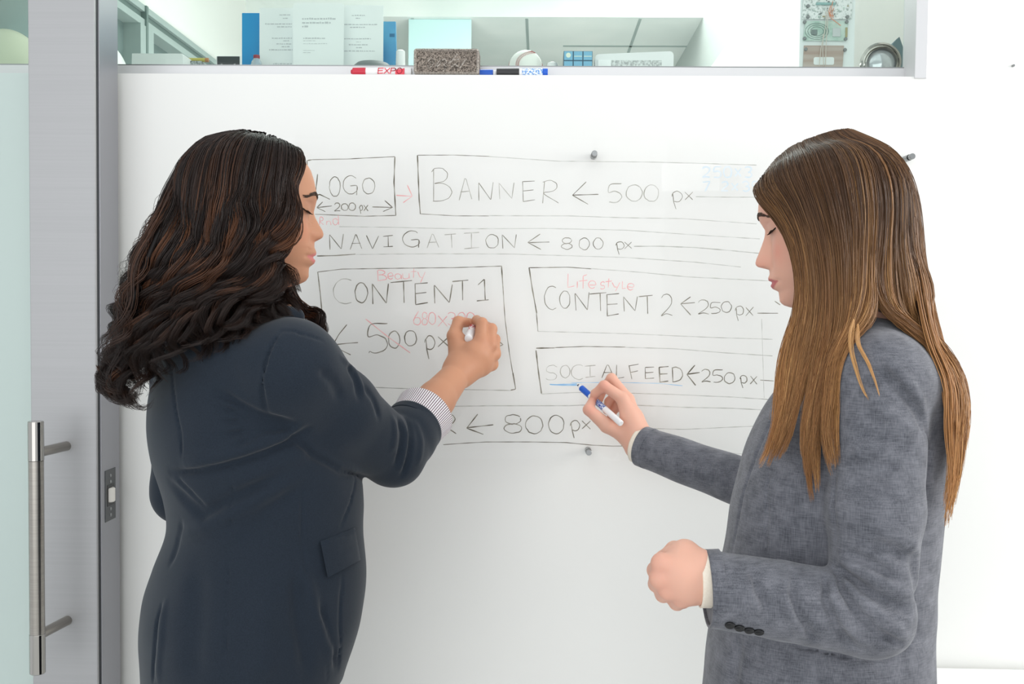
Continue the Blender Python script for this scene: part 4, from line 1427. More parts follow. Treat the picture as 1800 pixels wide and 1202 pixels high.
def brows(head, mt, parent, n=190, y0=.010, y1=.050, h=.0085):
    b = MB()
    r = random.Random(11)
    for sy in (-1, 1):
        for i in range(n):
            t = r.random()
            yy = y0 + (y1 - y0) * t
            zz = .0195 + .006 * math.sin(math.pi * min(t * 1.15, 1)) - .004 * t + r.uniform(-.5, .5) * h * (1 - .65 * t)
            a = head.surf(sy * yy, zz, 0.0003)
            y2, z2 = yy + r.uniform(.003, .006), zz + r.uniform(.0, .0025) * (1 - 1.6 * t)
            c_ = head.surf(sy * y2, z2, 0.0009)
            b.tube([a, (a + c_) / 2 + head.Rm @ np.array((.0007, 0, 0)), c_], [.00042, .00036, .0001], 4)
    return b.build('eyebrows', mt, parent)


# ------------------------------------------------------------------ hair
def resample(pts, n):
    pts = np.array(pts, float)
    seg = np.linalg.norm(np.diff(pts, axis=0), axis=1)
    cum = np.concatenate([[0], np.cumsum(seg)])
    return np.stack([smooth_interp(np.linspace(0, cum[-1], n), cum, pts[:, i]) for i in range(3)], 1)


def strands(paths, radius, sides=3):
    """paths (N,S,3), radius (N,S) -> tapered tubes"""
    N, S, _ = paths.shape
    tg = np.gradient(paths, axis=1)
    tg /= np.linalg.norm(tg, axis=2, keepdims=True) + 1e-9
    h = np.zeros_like(tg)
    h[..., 1] = 1.0
    h += 0.15
    e1 = np.cross(tg, h)
    e1 /= np.linalg.norm(e1, axis=2, keepdims=True) + 1e-9
    e2 = np.cross(tg, e1)
    V = np.empty((N, S, sides, 3), np.float32)
    for k in range(sides):
        th = 2 * math.pi * k / sides + 0.5
        V[:, :, k] = paths + (e1 * math.cos(th) + e2 * math.sin(th)) * radius[..., None]
    ids = np.arange(N * S * sides).reshape(N, S, sides)
    F = []
    for k in range(sides):
        k2 = (k + 1) % sides
        F.append(np.stack([ids[:, :-1, k], ids[:, :-1, k2], ids[:, 1:, k2], ids[:, 1:, k]], -1).reshape(-1, 4))
    return V.reshape(-1, 3), np.concatenate(F)


def push_out(pts, S, clear, it=4):
    """move points that are closer than clear to a shape out along its gradient"""
    sh = pts.shape
    p = pts.reshape(-1, 3).astype(np.float32).copy()
    cl = np.broadcast_to(clear, sh[:-1]).reshape(-1) if not np.isscalar(clear) else np.full(len(p), clear)
    h = 0.003
    for _ in range(it):
        d = S.eval(p)
        w = np.nonzero(d < cl)[0]
        if len(w) == 0:
            break
        q = p[w]
        g = np.stack([S.eval(q + np.eye(3, dtype=np.float32)[k] * h) - S.eval(q - np.eye(3, dtype=np.float32)[k] * h) for k in range(3)], 1)
        g /= np.linalg.norm(g, axis=1, keepdims=True) + 1e-6
        p[w] = q + g * np.minimum(cl[w] - d[w], .03)[:, None]
    return p.reshape(sh).astype(float)


def mirror(G, head):
    lat = head.Rm[:, 1]
    d = (G - head.C) @ lat
    return G - 2 * d[..., None] * lat


def smooth_paths(G, n=2):
    for _ in range(n):
        A = G.copy()
        A[:, 1:-1] = .25 * G[:, :-2] + .5 * G[:, 1:-1] + .25 * G[:, 2:]
        G = A
    return G


def sheet_shell(G, axis, inset, cl, mid=None):
    """opaque under-layer following a grid of guides (ng, T, 3)"""
    ng, T, _ = G.shape
    d = axis[None] - G
    d /= np.linalg.norm(d, axis=2, keepdims=True) + 1e-9
    A = G + d * inset
    B_ = G + d * (inset + 0.008)
    V = np.concatenate([A.reshape(-1, 3), B_.reshape(-1, 3)])
    i = np.arange(ng * T).reshape(ng, T)
    q = np.stack([i[:-1, :-1], i[1:, :-1], i[1:, 1:], i[:-1, 1:]], -1).reshape(-1, 4)
    F = [q, q[:, ::-1] + ng * T]
    off = ng * T
    for a in (i[0], i[-1], i[:, 0], i[:, -1]):
        F.append(np.stack([a[:-1], a[1:], a[1:] + off, a[:-1] + off], -1))
    F = np.concatenate(F)
    return V, F, np.tile(np.array(cl, np.float32), (len(V), 1))


def hair_mat(name, rough=0.36):
    mt = attr_color(mat(name, (60, 40, 30), rough, spec=0.32))
    return mt


def fbm1(x, seed):
    r = np.random.default_rng(seed)
    out = 0
    for k in range(4):
        out = out + np.sin(x * (1.7 ** k) * 2.1 + r.uniform(0, 6.28)) / (1.4 ** k)
    return out / 2.2


# ------------------------------------------------------------------ cloth
def cloth(name, c1, c2, sc, rough=0.85, bump=0.25, lo=0.3, hi=0.7, streak=None):
    mt = noise_color(mat(name, c1, rough, spec=0.15, Sheen_Weight=0.15), c1, c2, sc, 5, lo, hi, bump, 0.0008)
    return mt


M['navy'] = cloth('navy_suiting', (30, 38, 48), (35, 44, 55), (500, 500, 500), 0.8, 0.15)
M['chambray'] = mat('grey_chambray', (110, 112, 120), 0.85, spec=0.15, Sheen_Weight=0.2)
n, l, bs = nodes(M['chambray'])
tc = n.new('ShaderNodeTexCoord')
fac = None
outs = []
for sc in ((70, 70, 900), (900, 900, 60), (45, 45, 45)):
    mp = n.new('ShaderNodeMapping')
    mp.inputs['Scale'].default_value = sc
    nz = n.new('ShaderNodeTexNoise')
    nz.inputs['Scale'].default_value = 1
    nz.inputs['Detail'].default_value = 3
    l.new(tc.outputs['Object'], mp.inputs['Vector'])
    l.new(mp.outputs['Vector'], nz.inputs['Vector'])
    outs.append(nz.outputs['Fac'])
a1 = n.new('ShaderNodeMath'); a1.operation = 'ADD'
a2 = n.new('ShaderNodeMath'); a2.operation = 'ADD'
l.new(outs[0], a1.inputs[0]); l.new(outs[1], a1.inputs[1])
l.new(a1.outputs[0], a2.inputs[0]); l.new(outs[2], a2.inputs[1])
dv = n.new('ShaderNodeMath'); dv.operation = 'DIVIDE'; dv.inputs[1].default_value = 3
l.new(a2.outputs[0], dv.inputs[0])
rp = n.new('ShaderNodeValToRGB')
rp.color_ramp.elements[0].position = 0.36
rp.color_ramp.elements[1].position = 0.64
rp.color_ramp.elements[0].color = (*s2l((74, 76, 83)), 1)
rp.color_ramp.elements[1].color = (*s2l((126, 127, 134)), 1)
l.new(dv.outputs[0], rp.inputs['Fac'])
l.new(rp.outputs['Color'], bs.inputs['Base Color'])
bp = n.new('ShaderNodeBump'); bp.inputs['Strength'].default_value = 0.2; bp.inputs['Distance'].default_value = 0.0006
l.new(dv.outputs[0], bp.inputs['Height']); l.new(bp.outputs['Normal'], bs.inputs['Normal'])
M['trouser_dark'] = cloth('black_trousers', (24, 26, 30), (30, 32, 36), (300, 300, 300))
M['trouser_grey'] = cloth('charcoal_trousers', (48, 50, 56), (58, 60, 66), (300, 300, 300))
M['shoe'] = mat('black_shoe_leather', (20, 20, 22), 0.3)
M['cream'] = cloth('cream_shirt', (238, 226, 208), (244, 234, 218), (400, 400, 400), 0.8, 0.1)
M['stripe'] = mat('striped_shirt_cotton', (236, 232, 234), 0.8, spec=0.2)
n, l, bs = nodes(M['stripe'])
uvn = n.new('ShaderNodeUVMap')
sp = n.new('ShaderNodeSeparateXYZ')
l.new(uvn.outputs['UV'], sp.inputs[0])
mm = n.new('ShaderNodeMath'); mm.operation = 'MULTIPLY'; mm.inputs[1].default_value = 84
fr = n.new('ShaderNodeMath'); fr.operation = 'FRACT'
lt = n.new('ShaderNodeMath'); lt.operation = 'LESS_THAN'; lt.inputs[1].default_value = 0.38
l.new(sp.outputs['X'], mm.inputs[0]); l.new(mm.outputs[0], fr.inputs[0]); l.new(fr.outputs[0], lt.inputs[0])
mxc = n.new('ShaderNodeMix'); mxc.data_type = 'RGBA'
mxc.inputs['A'].default_value = (*s2l((238, 234, 236)), 1)
mxc.inputs['B'].default_value = (*s2l((112, 84, 96)), 1)
l.new(lt.outputs[0], mxc.inputs['Factor'])
l.new(mxc.outputs['Result'], bs.inputs['Base Color'])
M['hair_dark'] = hair_mat('dark_brown_hair', 0.33)
M['hair_fair'] = hair_mat('light_brown_hair', 0.38)
M['lash'] = mat('black_lashes', (18, 14, 12), 0.6)
M['brow'] = mat('brown_brows', (70, 50, 38), 0.7)


def cuff(name, a, b, ra, rb, thick, mt, parent, n=64, flare=0.0, rows=6, squash=(1, 1), up=None):
    """open sleeve cuff, both faces, with a UV turning once round"""
    a, b = np.array(a, float), np.array(b, float)
    ax = (b - a) / np.linalg.norm(b - a)
    h = np.array((0, 0, 1.0)) if up is None else np.array(up, float)
    e1 = np.cross(ax, h); e1 /= np.linalg.norm(e1)
    e2 = np.cross(ax, e1)
    prof = [(ra + (rb - ra) * (i / rows) + flare * (i / rows) ** 2, i / rows) for i in range(rows + 1)]
    prof = prof + [(r - thick, t) for r, t in prof[::-1]]
    V, F, UV = [], [], []
    for r, t in prof:
        for k in range(n + 1):
            th = 2 * math.pi * k / n
            V.append(a + (b - a) * t + (e1 * math.cos(th) * squash[0] + e2 * math.sin(th) * squash[1]) * r)
            UV.append((k / n, t))
    m_ = n + 1
    for i in range(len(prof)):
        i2 = (i + 1) % len(prof)
        for k in range(n):
            F.append((i * m_ + k, i * m_ + k + 1, i2 * m_ + k + 1, i2 * m_ + k))
    me = bpy.data.meshes.new(name)
    me.from_pydata([tuple(q) for q in V], [], F)
    uvl = me.uv_layers.new(name='UVMap')
    for lp_ in me.loops:
        uvl.data[lp_.index].uv = UV[lp_.vertex_index]
    me.materials.append(mt)
    me.polygons.foreach_set('use_smooth', [True] * len(me.polygons))
    return link(name, me, parent)


def lofted(rows, Yc, scale_px=None):
    """rows of (py, xl, xr, half depth across, phi, yc): outline columns in the photo turned into rings"""
    out = []
    for py, xl, xr, a, phi, yc in rows:
        pL, pR = P(xl, py, yc), P(xr, py, yc)
        e = (pR[0] - pL[0]) / 2
        s, c = math.sin(phi), math.cos(phi)
        bb = math.sqrt(max(e * e - (a * s) ** 2, 0.0016)) / abs(c)
        out.append((float((pL[2] + pR[2]) / 2), float((pL[0] + pR[0]) / 2), yc, a, bb, phi))
    return out


def legs_and_shoes(person, x, y, phi, z_top, mt, w=0.075, rt=0.085):
    c, s = math.cos(phi), math.sin(phi)
    S = Shape()
    S.loft([(z_top, x, y, .165, .125, phi), (z_top - .12, x, y, .175, .13, phi), (z_top - .22, x, y, .165, .12, phi)], 0.03)
    for sg in (-1, 1):
        hx, hy = x - sg * s * w, y + sg * c * w
        S.chain([(hx, hy, z_top - .17), (hx + .01 * c, hy + .01 * s, 0.48), (hx, hy, 0.07)], (rt, .062, .052), 0.05)
    v, f = S.mesh(.006)
    mesh_np('trousers', v, f, mt, person)
    for sg in (-1, 1):
        hx, hy = x - sg * s * w, y + sg * c * w
        S = Shape()
        S.chain([(hx - .04 * c, hy - .04 * s, .034), (hx + .06 * c, hy + .06 * s, .032), (hx + .15 * c, hy + .15 * s, .022)], (.034, .036, .022), 0.02)
        S.cone((hx, hy, .03), (hx, hy, .10), .036, .042, 0.02)
        v, f = S.mesh(.005)
        v[:, 2] = np.maximum(v[:, 2], 0.001)
        mesh_np('shoe', v, f, M['shoe'], person)


def disc(p, nrm, r, name, mt, parent):
    p, nrm = np.array(p, float), np.array(nrm, float)
    return MB().lathe([(r * .82, 0), (r, .0012), (r, .0026), (r * .86, .0034), (r * .6, .0026), (.0004, .0026)], p, nrm, 22).build(name, mt, parent)


def normal_at(S, p):
    h = .004
    g = np.array([S.eval(np.array([p + np.eye(3)[k] * h], np.float32))[0] - S.eval(np.array([p - np.eye(3)[k] * h], np.float32))[0] for k in range(3)])
    return g / np.linalg.norm(g)


def patch(S, quad, nu, nv, lift, thick, name, mt, parent, y0=0.9, y1=2.0):
    """a flap lying on a garment: quad of photo points TL, TR, BR, BL laid on the surface"""
    q = np.array(quad, float)
    top, bot = [], []
    for j in range(nv + 1):
        for i in range(nu + 1):
            u, v = i / nu, j / nv
            px = (q[0] * (1 - u) + q[1] * u) * (1 - v) + (q[3] * (1 - u) + q[2] * u) * v
            h = S.hit(px[0], px[1], y0, y1)
            d = CAM - h
            d /= np.linalg.norm(d)
            edge = 0.35 if (j == 0) else 1.0
            top.append(h + d * lift * edge)
            bot.append(h + d * (lift * edge - thick))
    n = (nu + 1) * (nv + 1)
    V = top + bot
    F = []
    idx = lambda i, j: j * (nu + 1) + i
    for j in range(nv):
        for i in range(nu):
            a, b_, c, d = idx(i, j), idx(i + 1, j), idx(i + 1, j + 1), idx(i, j + 1)
            F += [(a, b_, c, d), (d + n, c + n, b_ + n, a + n)]
    for i in range(nu):
        F += [(idx(i, 0), idx(i, 0) + n, idx(i + 1, 0) + n, idx(i + 1, 0)), (idx(i + 1, nv), idx(i + 1, nv) + n, idx(i, nv) + n, idx(i, nv))]
    for j in range(nv):
        F += [(idx(0, j + 1), idx(0, j + 1) + n, idx(0, j) + n, idx(0, j)), (idx(nu, j), idx(nu, j) + n, idx(nu, j + 1) + n, idx(nu, j + 1))]
    return MB().add(V, F).build(name, mt, parent)


def finger(S, joints, r, k=0.0035):
    S.chain(joints, r, k)


# ------------------------------------------------------------------ the woman in navy
PH = R_(30)
YL = 1.58
navy = Shape()
rowsL = [(548, 395, 480, .075, PH, 1.56), (572, 340, 540, .125, PH, 1.565), (600, 297, 585, .165, PH, 1.57), (650, 275, 596, .18, PH, YL), (720, 262, 612, .185, PH, YL), (800, 272, 630, .18, PH, YL),
         (880, 296, 636, .172, PH, YL), (930, 298, 637, .172, PH, YL), (1000, 275, 640, .185, PH, YL), (1060, 256, 636, .195, PH, YL), (1120, 249, 622, .20, PH, YL), (1172, 247, 606, .20, PH, YL), (1230, 246, 596, .20, PH, YL)]
LL = lofted(rowsL, YL)
navy.loft(LL, n=2.2)
# near sleeve
LS, LM, LE, LWr = P(512, 648, 1.450), P(590, 722, 1.53), P(690, 795, 1.64), P(808, 652, 1.855)
fa = (LWr - LE) / np.linalg.norm(LWr - LE)
LCe = LE + fa * 0.072
navy.chain([LS + np.array((-.03, .03, -.01)), LS, LM, LE], (.066, .070, .065, .054), 0.045)
navy.chain([LE, LE * .4 + LCe * .6, LCe], (.056, .054, .051), 0.012)
# far sleeve
FS, FE, FW = P(332, 640, 1.75), P(319, 866, 1.74), P(470, 955, 1.80)
navy.chain([FS, FE], (.066, .050), 0.04)
navy.chain([FE, FW], (.050, .042), 0.02)
# collar
navy.chain([P(425, 552, 1.47), P(470, 548, 1.49), P(520, 556, 1.53)], (.016, .017, .014), 0.02)
base_navy = Shape(); base_navy.ops = list(navy.ops)


def F(S, px, sig, amp, **kw):
    S.fold(BASE.hits(px, **kw), sig * .9, amp * (1.65 if S is navy else 2.7))


BASE = base_navy
# seams
F(navy, [(497, 582), (480, 605), (468, 640), (462, 690), (468, 725), (482, 752)], .0032, -.0042)
F(navy, [(497, 582), (482, 605), (472, 640), (466, 690)], .010, .0022)
F(navy, [(300, 640), (308, 700), (318, 760), (324, 820)], .0022, -.0022)
F(navy, [(412, 812), (406, 900), (402, 1000), (398, 1100), (394, 1200)], .0020, -.0022)
F(navy, [(530, 850), (532, 950), (540, 1020), (560, 1100), (575, 1195)], .0020, -.0022)
F(navy, [(625, 840), (612, 890), (598, 925)], .0024, -.0022)
F(navy, [(600, 1010), (596, 1100), (594, 1180)], .0024, -.0026)
F(navy, [(500, 582), (540, 590), (568, 600)], .0020, -.0018)
# creases of the back
F(navy, [(300, 832), (360, 824), (410, 812), (460, 796), (510, 774), (540, 752)], .0065, -.0052)
F(navy, [(330, 812), (400, 798), (460, 780), (520, 755)], .012, .0065)
F(navy, [(405, 842), (470, 822), (540, 790)], .014, .004)
for k_, (xa_, ya_) in enumerate(((384, 690), (388, 716), (392, 740), (398, 764), (410, 786))):
    F(navy, [(xa_, ya_), (xa_ * .5 + 258, ya_ * .5 + 366 + 4 * (4 - k_)), (512, 742 + 3 * k_)], .0075, -.0048)
    F(navy, [(xa_ + 6, ya_ + 13), (xa_ * .5 + 262, ya_ * .5 + 374 + 4 * (4 - k_)), (510, 745 + 3 * k_)], .0070, .0034)
F(navy, [(420, 790), (470, 770), (510, 745)], .005, -.0035)
F(navy, [(300, 850), (330, 880), (360, 905), (400, 880), (440, 860), (480, 840)], .010, -.0045)
F(navy, [(310, 840), (335, 865), (362, 895)], .004, -.005)
F(navy, [(318, 945), (360, 925), (400, 905), (460, 870), (520, 840)], .012, .005)
F(navy, [(300, 990), (312, 950), (320, 920)], .006, -.004)
F(navy, [(420, 960), (470, 900), (520, 860)], .014, -.003)
F(navy, [(535, 1010), (555, 1080), (585, 1160)], .010, .0055)
F(navy, [(520, 1010), (525, 1090), (540, 1180)], .012, -.0045)
F(navy, [(560, 1060), (578, 1120), (592, 1175)], .007, -.004)
F(navy, [(470, 1030), (465, 1110), (462, 1195)], .02, .004)
F(navy, [(350, 1000), (345, 1100), (340, 1195)], .022, -.004)
F(navy, [(284, 1065), (274, 1120), (270, 1195)], .0035, -.006)
F(navy, [(292, 1060), (284, 1120), (280, 1195)], .007, .004)
# shoulder and elbow creases
F(navy, [(560, 650), (585, 670), (600, 700)], .008, -.004)
F(navy, [(610, 640), (625, 668), (632, 700)], .006, -.005)
F(navy, [(600, 630), (622, 650), (640, 690)], .005, .004)
F(navy, [(640, 680), (655, 700), (665, 735)], .006, -.003)
F(navy, [(505, 760), (550, 800), (600, 828), (640, 840)], .006, -.005)
F(navy, [(700, 738), (706, 760), (704, 785), (696, 815)], .0045, -.0065)
F(navy, [(714, 736), (722, 765), (718, 800), (706, 835)], .005, -.005)
F(navy, [(706, 738), (714, 762), (711, 792), (702, 825)], .0042, .0045)
F(navy, [(690, 735), (694, 760), (690, 790)], .006, .004)
F(navy, [(728, 742), (740, 775), (736, 812)], .006, .003)
navy.waves(lambda p: 0.0012 * np.sin(p[:, 0] * 41 + 3 * np.sin(p[:, 2] * 17)) * np.sin(p[:, 2] * 29 + p[:, 1] * 23), LL[0][0] * 0 + np.array((-.8, 1.2, .7)), np.array((0.1, 2.0, 1.6)))
# sleeve end: cut square across the forearm
cutc = LCe + fa * 0.006


def sleeve_cut(p, c=cutc, a=fa):
    q = (p - c.astype(np.float32)) @ a.astype(np.float32)
    r = np.linalg.norm(p - c.astype(np.float32), axis=1)
    return np.maximum(-q, r - 0.10)


navy._push(sleeve_cut, cutc - .10, cutc + .10, 0.0015, 's')
# jacket front edge and hem
navy._push(lambda p: np.maximum(p[:, 2] - float(P(600, 1180, YL)[2]), -(p[:, 0] - float(P(592, 1180, 1.6)[0]))), np.array((-.35, 1.3, .7)), np.array((0.0, 2.0, .95)), 0.004, 's')

headL = Head(C=(0, 0, 0), yaw=R_(21), pitch=R_(5), prof=PROF_L, s=1.0, nose_w=1.2, dz=.010, stom=-.0725, fore=.009)
nas = P(550.5, 373, 1.56)
headL.C = nas - headL.Rm @ np.array((.0905, 0, -.002))
pL = empty('person', (float(LL[4][1]), YL, 0), 'person with long dark wavy hair in a navy blazer, writing on the glass board', 'person')

bodyL = Shape()
headL.add(bodyL)
headL._mark(bodyL)
bodyL.chain([headL.world((-.028, 0, -.055)), headL.world((-.035, 0, -.11)), P(455, 575, 1.57)], (.056, .054, .062), 0.03)
bodyL.loft([(z, x, y, a * .84, b_ * .84, ph) for z, x, y, a, b_, ph in LL[1:]] + [(.70, LL[-1][1], YL, .15, .12, PH)], 0.03)
bodyL.chain([LS, LM, LE], (.052, .050, .042), 0.04)
# writing arm: bare forearm and hand
bodyL.chain([LE, LE + fa * .09, LE * .38 + LWr * .62, LWr], (.041, .041, .034, .0255), 0.02)
bodyL.chain([FS, FE, FW], (.05, .038, .03), 0.03)
dY = 0.030
J = lambda px, py, Y: P(px, py, Y + dY)
kn = [J(845, 600, 1.838), J(861, 606, 1.848), J(868, 622, 1.858), J(864, 640, 1.866)]
for q in kn:
    bodyL.chain([LWr, (LWr * .35 + q * .65) + np.array((0, -.002, 0)), q], (.0235, .0185, .0128), 0.016)
bodyL.cone(LWr, J(806, 600, 1.856), .022, .0165, 0.016)
th = [J(806, 612, 1.850), J(798, 590, 1.852), J(806, 566, 1.874), J(826, 567, 1.896)]
finger(bodyL, th, (.0165, .0130, .0112, .0085), 0.012)
finger(bodyL, [kn[0], J(847, 568, 1.850), J(838, 563, 1.884), J(832, 572, 1.902)], (.0125, .0108, .0092, .0078), 0.006)
finger(bodyL, [kn[1], J(864, 578, 1.862), J(856, 574, 1.896), J(844, 582, 1.912)], (.0125, .0105, .0092, .0078), 0.006)
finger(bodyL, [kn[2], J(870, 596, 1.876), J(862, 592, 1.906), J(850, 596, 1.916)], (.0120, .0100, .0088, .0076), 0.006)
finger(bodyL, [kn[3], J(866, 618, 1.886), J(858, 612, 1.910), J(850, 612, 1.916)], (.0110, .0090, .0080, .007), 0.006)
# far hand, relaxed, hidden in front of her
hd_ = (FW - FE) / np.linalg.norm(FW - FE)
for i, (oz, ln) in enumerate(((.028, .075), (.01, .085), (-.01, .08), (-.028, .062))):
    kq = FW + hd_ * .085 + np.array((0, 0, oz))
    bodyL.chain([FW, kq], (.022, .012), 0.014)
    bodyL.chain([kq, kq + hd_ * ln * .5 + np.array((0, .008, -.008)), kq + hd_ * ln * .85 + np.array((-.004, .02, -.025))], (.0105, .009, .007), 0.005)
bodyL.chain([FW + np.array((0, 0, .01)), FW + hd_ * .05 + np.array((0, -.01, .04)), FW + hd_ * .09 + np.array((0, -.012, .05))], (.018, .012, .009), 0.01)
v, f = bodyL.mesh(.0021)
cL = skin_colors(v, headL, (197, 142, 111), (206, 124, 118), (214, 140, 110), (168, 110, 86),
                 [(q, .012, (176, 108, 82), .45) for q in kn[:2]] + [(th[2], .012, (206, 146, 116), .5)])
mesh_np('body', v, f, M['skin_l'], pL, cL)
v, f = navy.mesh(.0032)
mesh_np('jacket', v, f, M['navy'], pL)
cuff('sleeve_hem', LCe - fa * .008, LCe + fa * .008, .0522, .0516, .004, M['navy'], pL)
o = cuff('shirt_cuff', LCe - fa * .004, LCe + fa * .046, .0492, .0505, .003, M['stripe'], pL, flare=0.0035)
o['label'] = 'finely striped turned back shirt cuff'
NV = Shape(); NV.ops = list(base_navy.ops)
patch(NV, [(563, 951), (624, 927), (634, 984), (576, 1015)], 14, 10, .0085, .0040, 'pocket_flap', M['navy'], pL)
lashes(headL, M['lash'], pL, L=.011)
brows(headL, M['brow'], pL)
legs_and_shoes(pL, float(LL[-1][1]), YL, PH, float(LL[-1][0]) + .03, M['trouser_dark'])

# her marker
tip, tail = P(838, 558, YG - 0.001), P(823.5, 596, YG - 0.001 - 0.105)
mk = empty('whiteboard_marker', tuple((tip + tail) / 2), 'white marker with red print held in the hand of the woman in navy', 'marker')
d = (tip - tail)
MB().lathe([(.0062, 0), (.0078, .0012), (.0082, .004), (.0082, .030)], tail, d, 28).build('end_cap', M['white'], mk)
MB().lathe([(.0079, 0), (.0079, np.linalg.norm(d) * .55)], tail + d / np.linalg.norm(d) * .030, d, 28).build('barrel', noise_color(mat('red_printed_barrel', (200, 80, 90), 0.4), (206, 92, 100), (246, 240, 240), (260, 60, 260), 3, .40, .52), mk)
MB().lathe([(.0075, 0), (.005, .012), (.0025, .020), (.0022, .026)], tail + d * .80, d, 24).build('nib', M['red'], mk)

# hair of the woman in navy
GLp = [
    [(512, 278, 1.546), (515, 300, 1.496), (518, 335, 1.472), (521, 374, 1.462), (508, 412, 1.452), (488, 440, 1.458), (498, 468, 1.468), (516, 488, 1.475), (503, 505, 1.462), (528, 535, 1.462)],
    [(500, 268, 1.542), (499, 320, 1.468), (506, 378, 1.454), (492, 428, 1.452), (472, 462, 1.445), (486, 505, 1.450), (478, 530, 1.445), (520, 548, 1.450)],
    [(483, 259, 1.536), (468, 320, 1.472), (470, 390, 1.450), (458, 450, 1.438), (466, 505, 1.432), (445, 545, 1.425), (482, 572, 1.418)],
    [(462, 251, 1.528), (432, 320, 1.464), (425, 400, 1.440), (428, 470, 1.428), (405, 525, 1.418), (422, 575, 1.408), (402, 603, 1.402)],
    [(442, 247, 1.521), (398, 312, 1.462), (382, 400, 1.436), (378, 480, 1.422), (352, 540, 1.412), (372, 598, 1.400), (348, 628, 1.392)],
    [(428, 247, 1.516), (368, 308, 1.468), (342, 400, 1.444), (332, 480, 1.428), (302, 550, 1.416), (312, 612, 1.404), (288, 662, 1.396)],
    [(412, 248, 1.510), (345, 306, 1.482), (308, 398, 1.460), (288, 480, 1.446), (262, 550, 1.434), (256, 620, 1.424), (240, 690, 1.416), (262, 714, 1.414)],
    [(402, 250, 1.507), (328, 302, 1.480), (288, 388, 1.468), (260, 462, 1.464), (236, 530, 1.460), (216, 600, 1.458), (200, 660, 1.452), (236, 708, 1.450)],
    [(396, 252, 1.504), (319, 299, 1.500), (276, 376, 1.498), (246, 442, 1.500), (226, 502, 1.503), (206, 572, 1.512), (188, 632, 1.505), (205, 690, 1.50)],
]
T_ = 34
G = np.array([resample([P(*q) for q in g], T_) for g in GLp])
midY = float(headL.C[1]) + 0.01
HL = Shape()
headL.add(HL)
HL.chain([headL.world((-.028, 0, -.055)), headL.world((-.035, 0, -.11)), P(455, 575, 1.57)], (.056, .054, .062), 0.03)
HLJ = Shape()
HLJ.ops = HL.ops + base_navy.ops
cl = np.interp(np.linspace(0, 1, T_), (0, .15, .5, 1), (.003, .012, .015, .014))
G = smooth_paths(push_out(G, HLJ, cl[None].repeat(len(G), 0)), 1)
GF = mirror(G, headL)
GF = push_out(GF, HL, .012)
zz = np.linspace(0, 1, T_)
axisL = np.array([headL.world((-.02, 0, .05))] * T_) * (1 - zz[:, None]) + np.array([P(380, 640, 1.52)] * T_) * zz[:, None]


def grow(G, n_clump, per, axis, seed, amp, wl, spread, rad, inset, colfn, tmin=0.8, urange=None, snap=None, frizz=0.0012, keep=None, phase=None):
    r = np.random.default_rng(seed)
    ng, T, _ = G.shape
    paths, rads, cols = [], [], []
    S = T
    t = np.linspace(0, 1, S)
    for c in range(n_clump):
        u = r.uniform(0, ng - 1) if urange is None else r.uniform(*urange)
        i = min(int(u), ng - 2)
        w = u - i
        cen = G[i] * (1 - w) + G[i + 1] * w
        for (sk, t0, t1) in (snap or ()):
            if sk < u < sk + 1:
                w2 = .18 * w if w < .6 else 1 - .18 * (1 - w)
                ws = (w + (w2 - w) * np.clip((t - t0) / (t1 - t0), 0, 1))[:, None]
                cen = G[i] * (1 - ws) + G[i + 1] * ws
        dv = axis - cen
        dv /= np.linalg.norm(dv, axis=1, keepdims=True) + 1e-9
        ins = r.uniform(0, 1) ** 1.5 * inset
        cen = cen + dv * (ins * np.clip(t / .12, 0.1, 1))[:, None]
        tg = np.gradient(cen, axis=0)
        tg /= np.linalg.norm(tg, axis=1, keepdims=True) + 1e-9
        e1 = np.cross(tg, np.array((0.1, 1.0, 0.05)))
        e1 /= np.linalg.norm(e1, axis=1, keepdims=True) + 1e-9
        e2 = np.cross(tg, e1)
        L = np.linalg.norm(np.diff(cen, axis=0), axis=1).sum()
        ph, sg = (r.uniform(0, 6.28), r.choice((-1, 1))) if phase is None else (u * phase + r.uniform(-.7, .7), 1)
        wv = wl * r.uniform(.75, 1.3)
        ang = ph + sg * 2 * math.pi * t * L / wv * (0.5 + 0.7 * t)
        A = amp * r.uniform(.5, 1.25) * np.clip((t - .18) / .55, 0, 1) ** 1.3
        cen = cen + e1 * (A * np.cos(ang))[:, None] + e2 * (A * .8 * np.sin(ang))[:, None]
        tone = r.random()
        tend = r.uniform(tmin, 1.0)
        for k in range(per):
            ro, ao = math.sqrt(r.random()), r.uniform(0, 6.28)
            sp_ = (spread[0] + (spread[1] - spread[0]) * t) * (.22 + .78 * np.clip(t / .16, 0, 1))
            sp_ = sp_ * (1 - .55 * np.clip((t - .75) / .25, 0, 1))
            wig = frizz * np.clip(t * 3, 0, 1)
            off = e1 * ((ro * math.cos(ao) * sp_) + wig * fbm1(t * 9, int(r.integers(1 << 30))))[:, None] + e2 * ((ro * math.sin(ao) * sp_) + wig * fbm1(t * 9, int(r.integers(1 << 30))))[:, None]
            tk = np.linspace(0, tend * r.uniform(.93, 1.0), S)
            pp = cen + off
            pp = np.stack([np.interp(tk, t, pp[:, q]) for q in range(3)], 1)
            paths.append(pp)
            rads.append(rad * r.uniform(.7, 1.25) * (1 - .7 * np.clip((t - .6) / .4, 0, 1)))
            cols.append(colfn(tk, u, tone, r))
    paths = np.array(paths)
    if keep is not None:
        paths = push_out(paths, keep, .0025, 3)
    V, Fc = strands(paths, np.array(rads))
    C = np.repeat(np.array(cols, np.float32)[:, :, None, :], 3, axis=2).reshape(-1, 3)
    return V, Fc, C


DK, DB, CA, RD = [np.array(s2l(c)) for c in ((25, 19, 17), (46, 33, 28), (128, 82, 54), (78, 52, 40))]


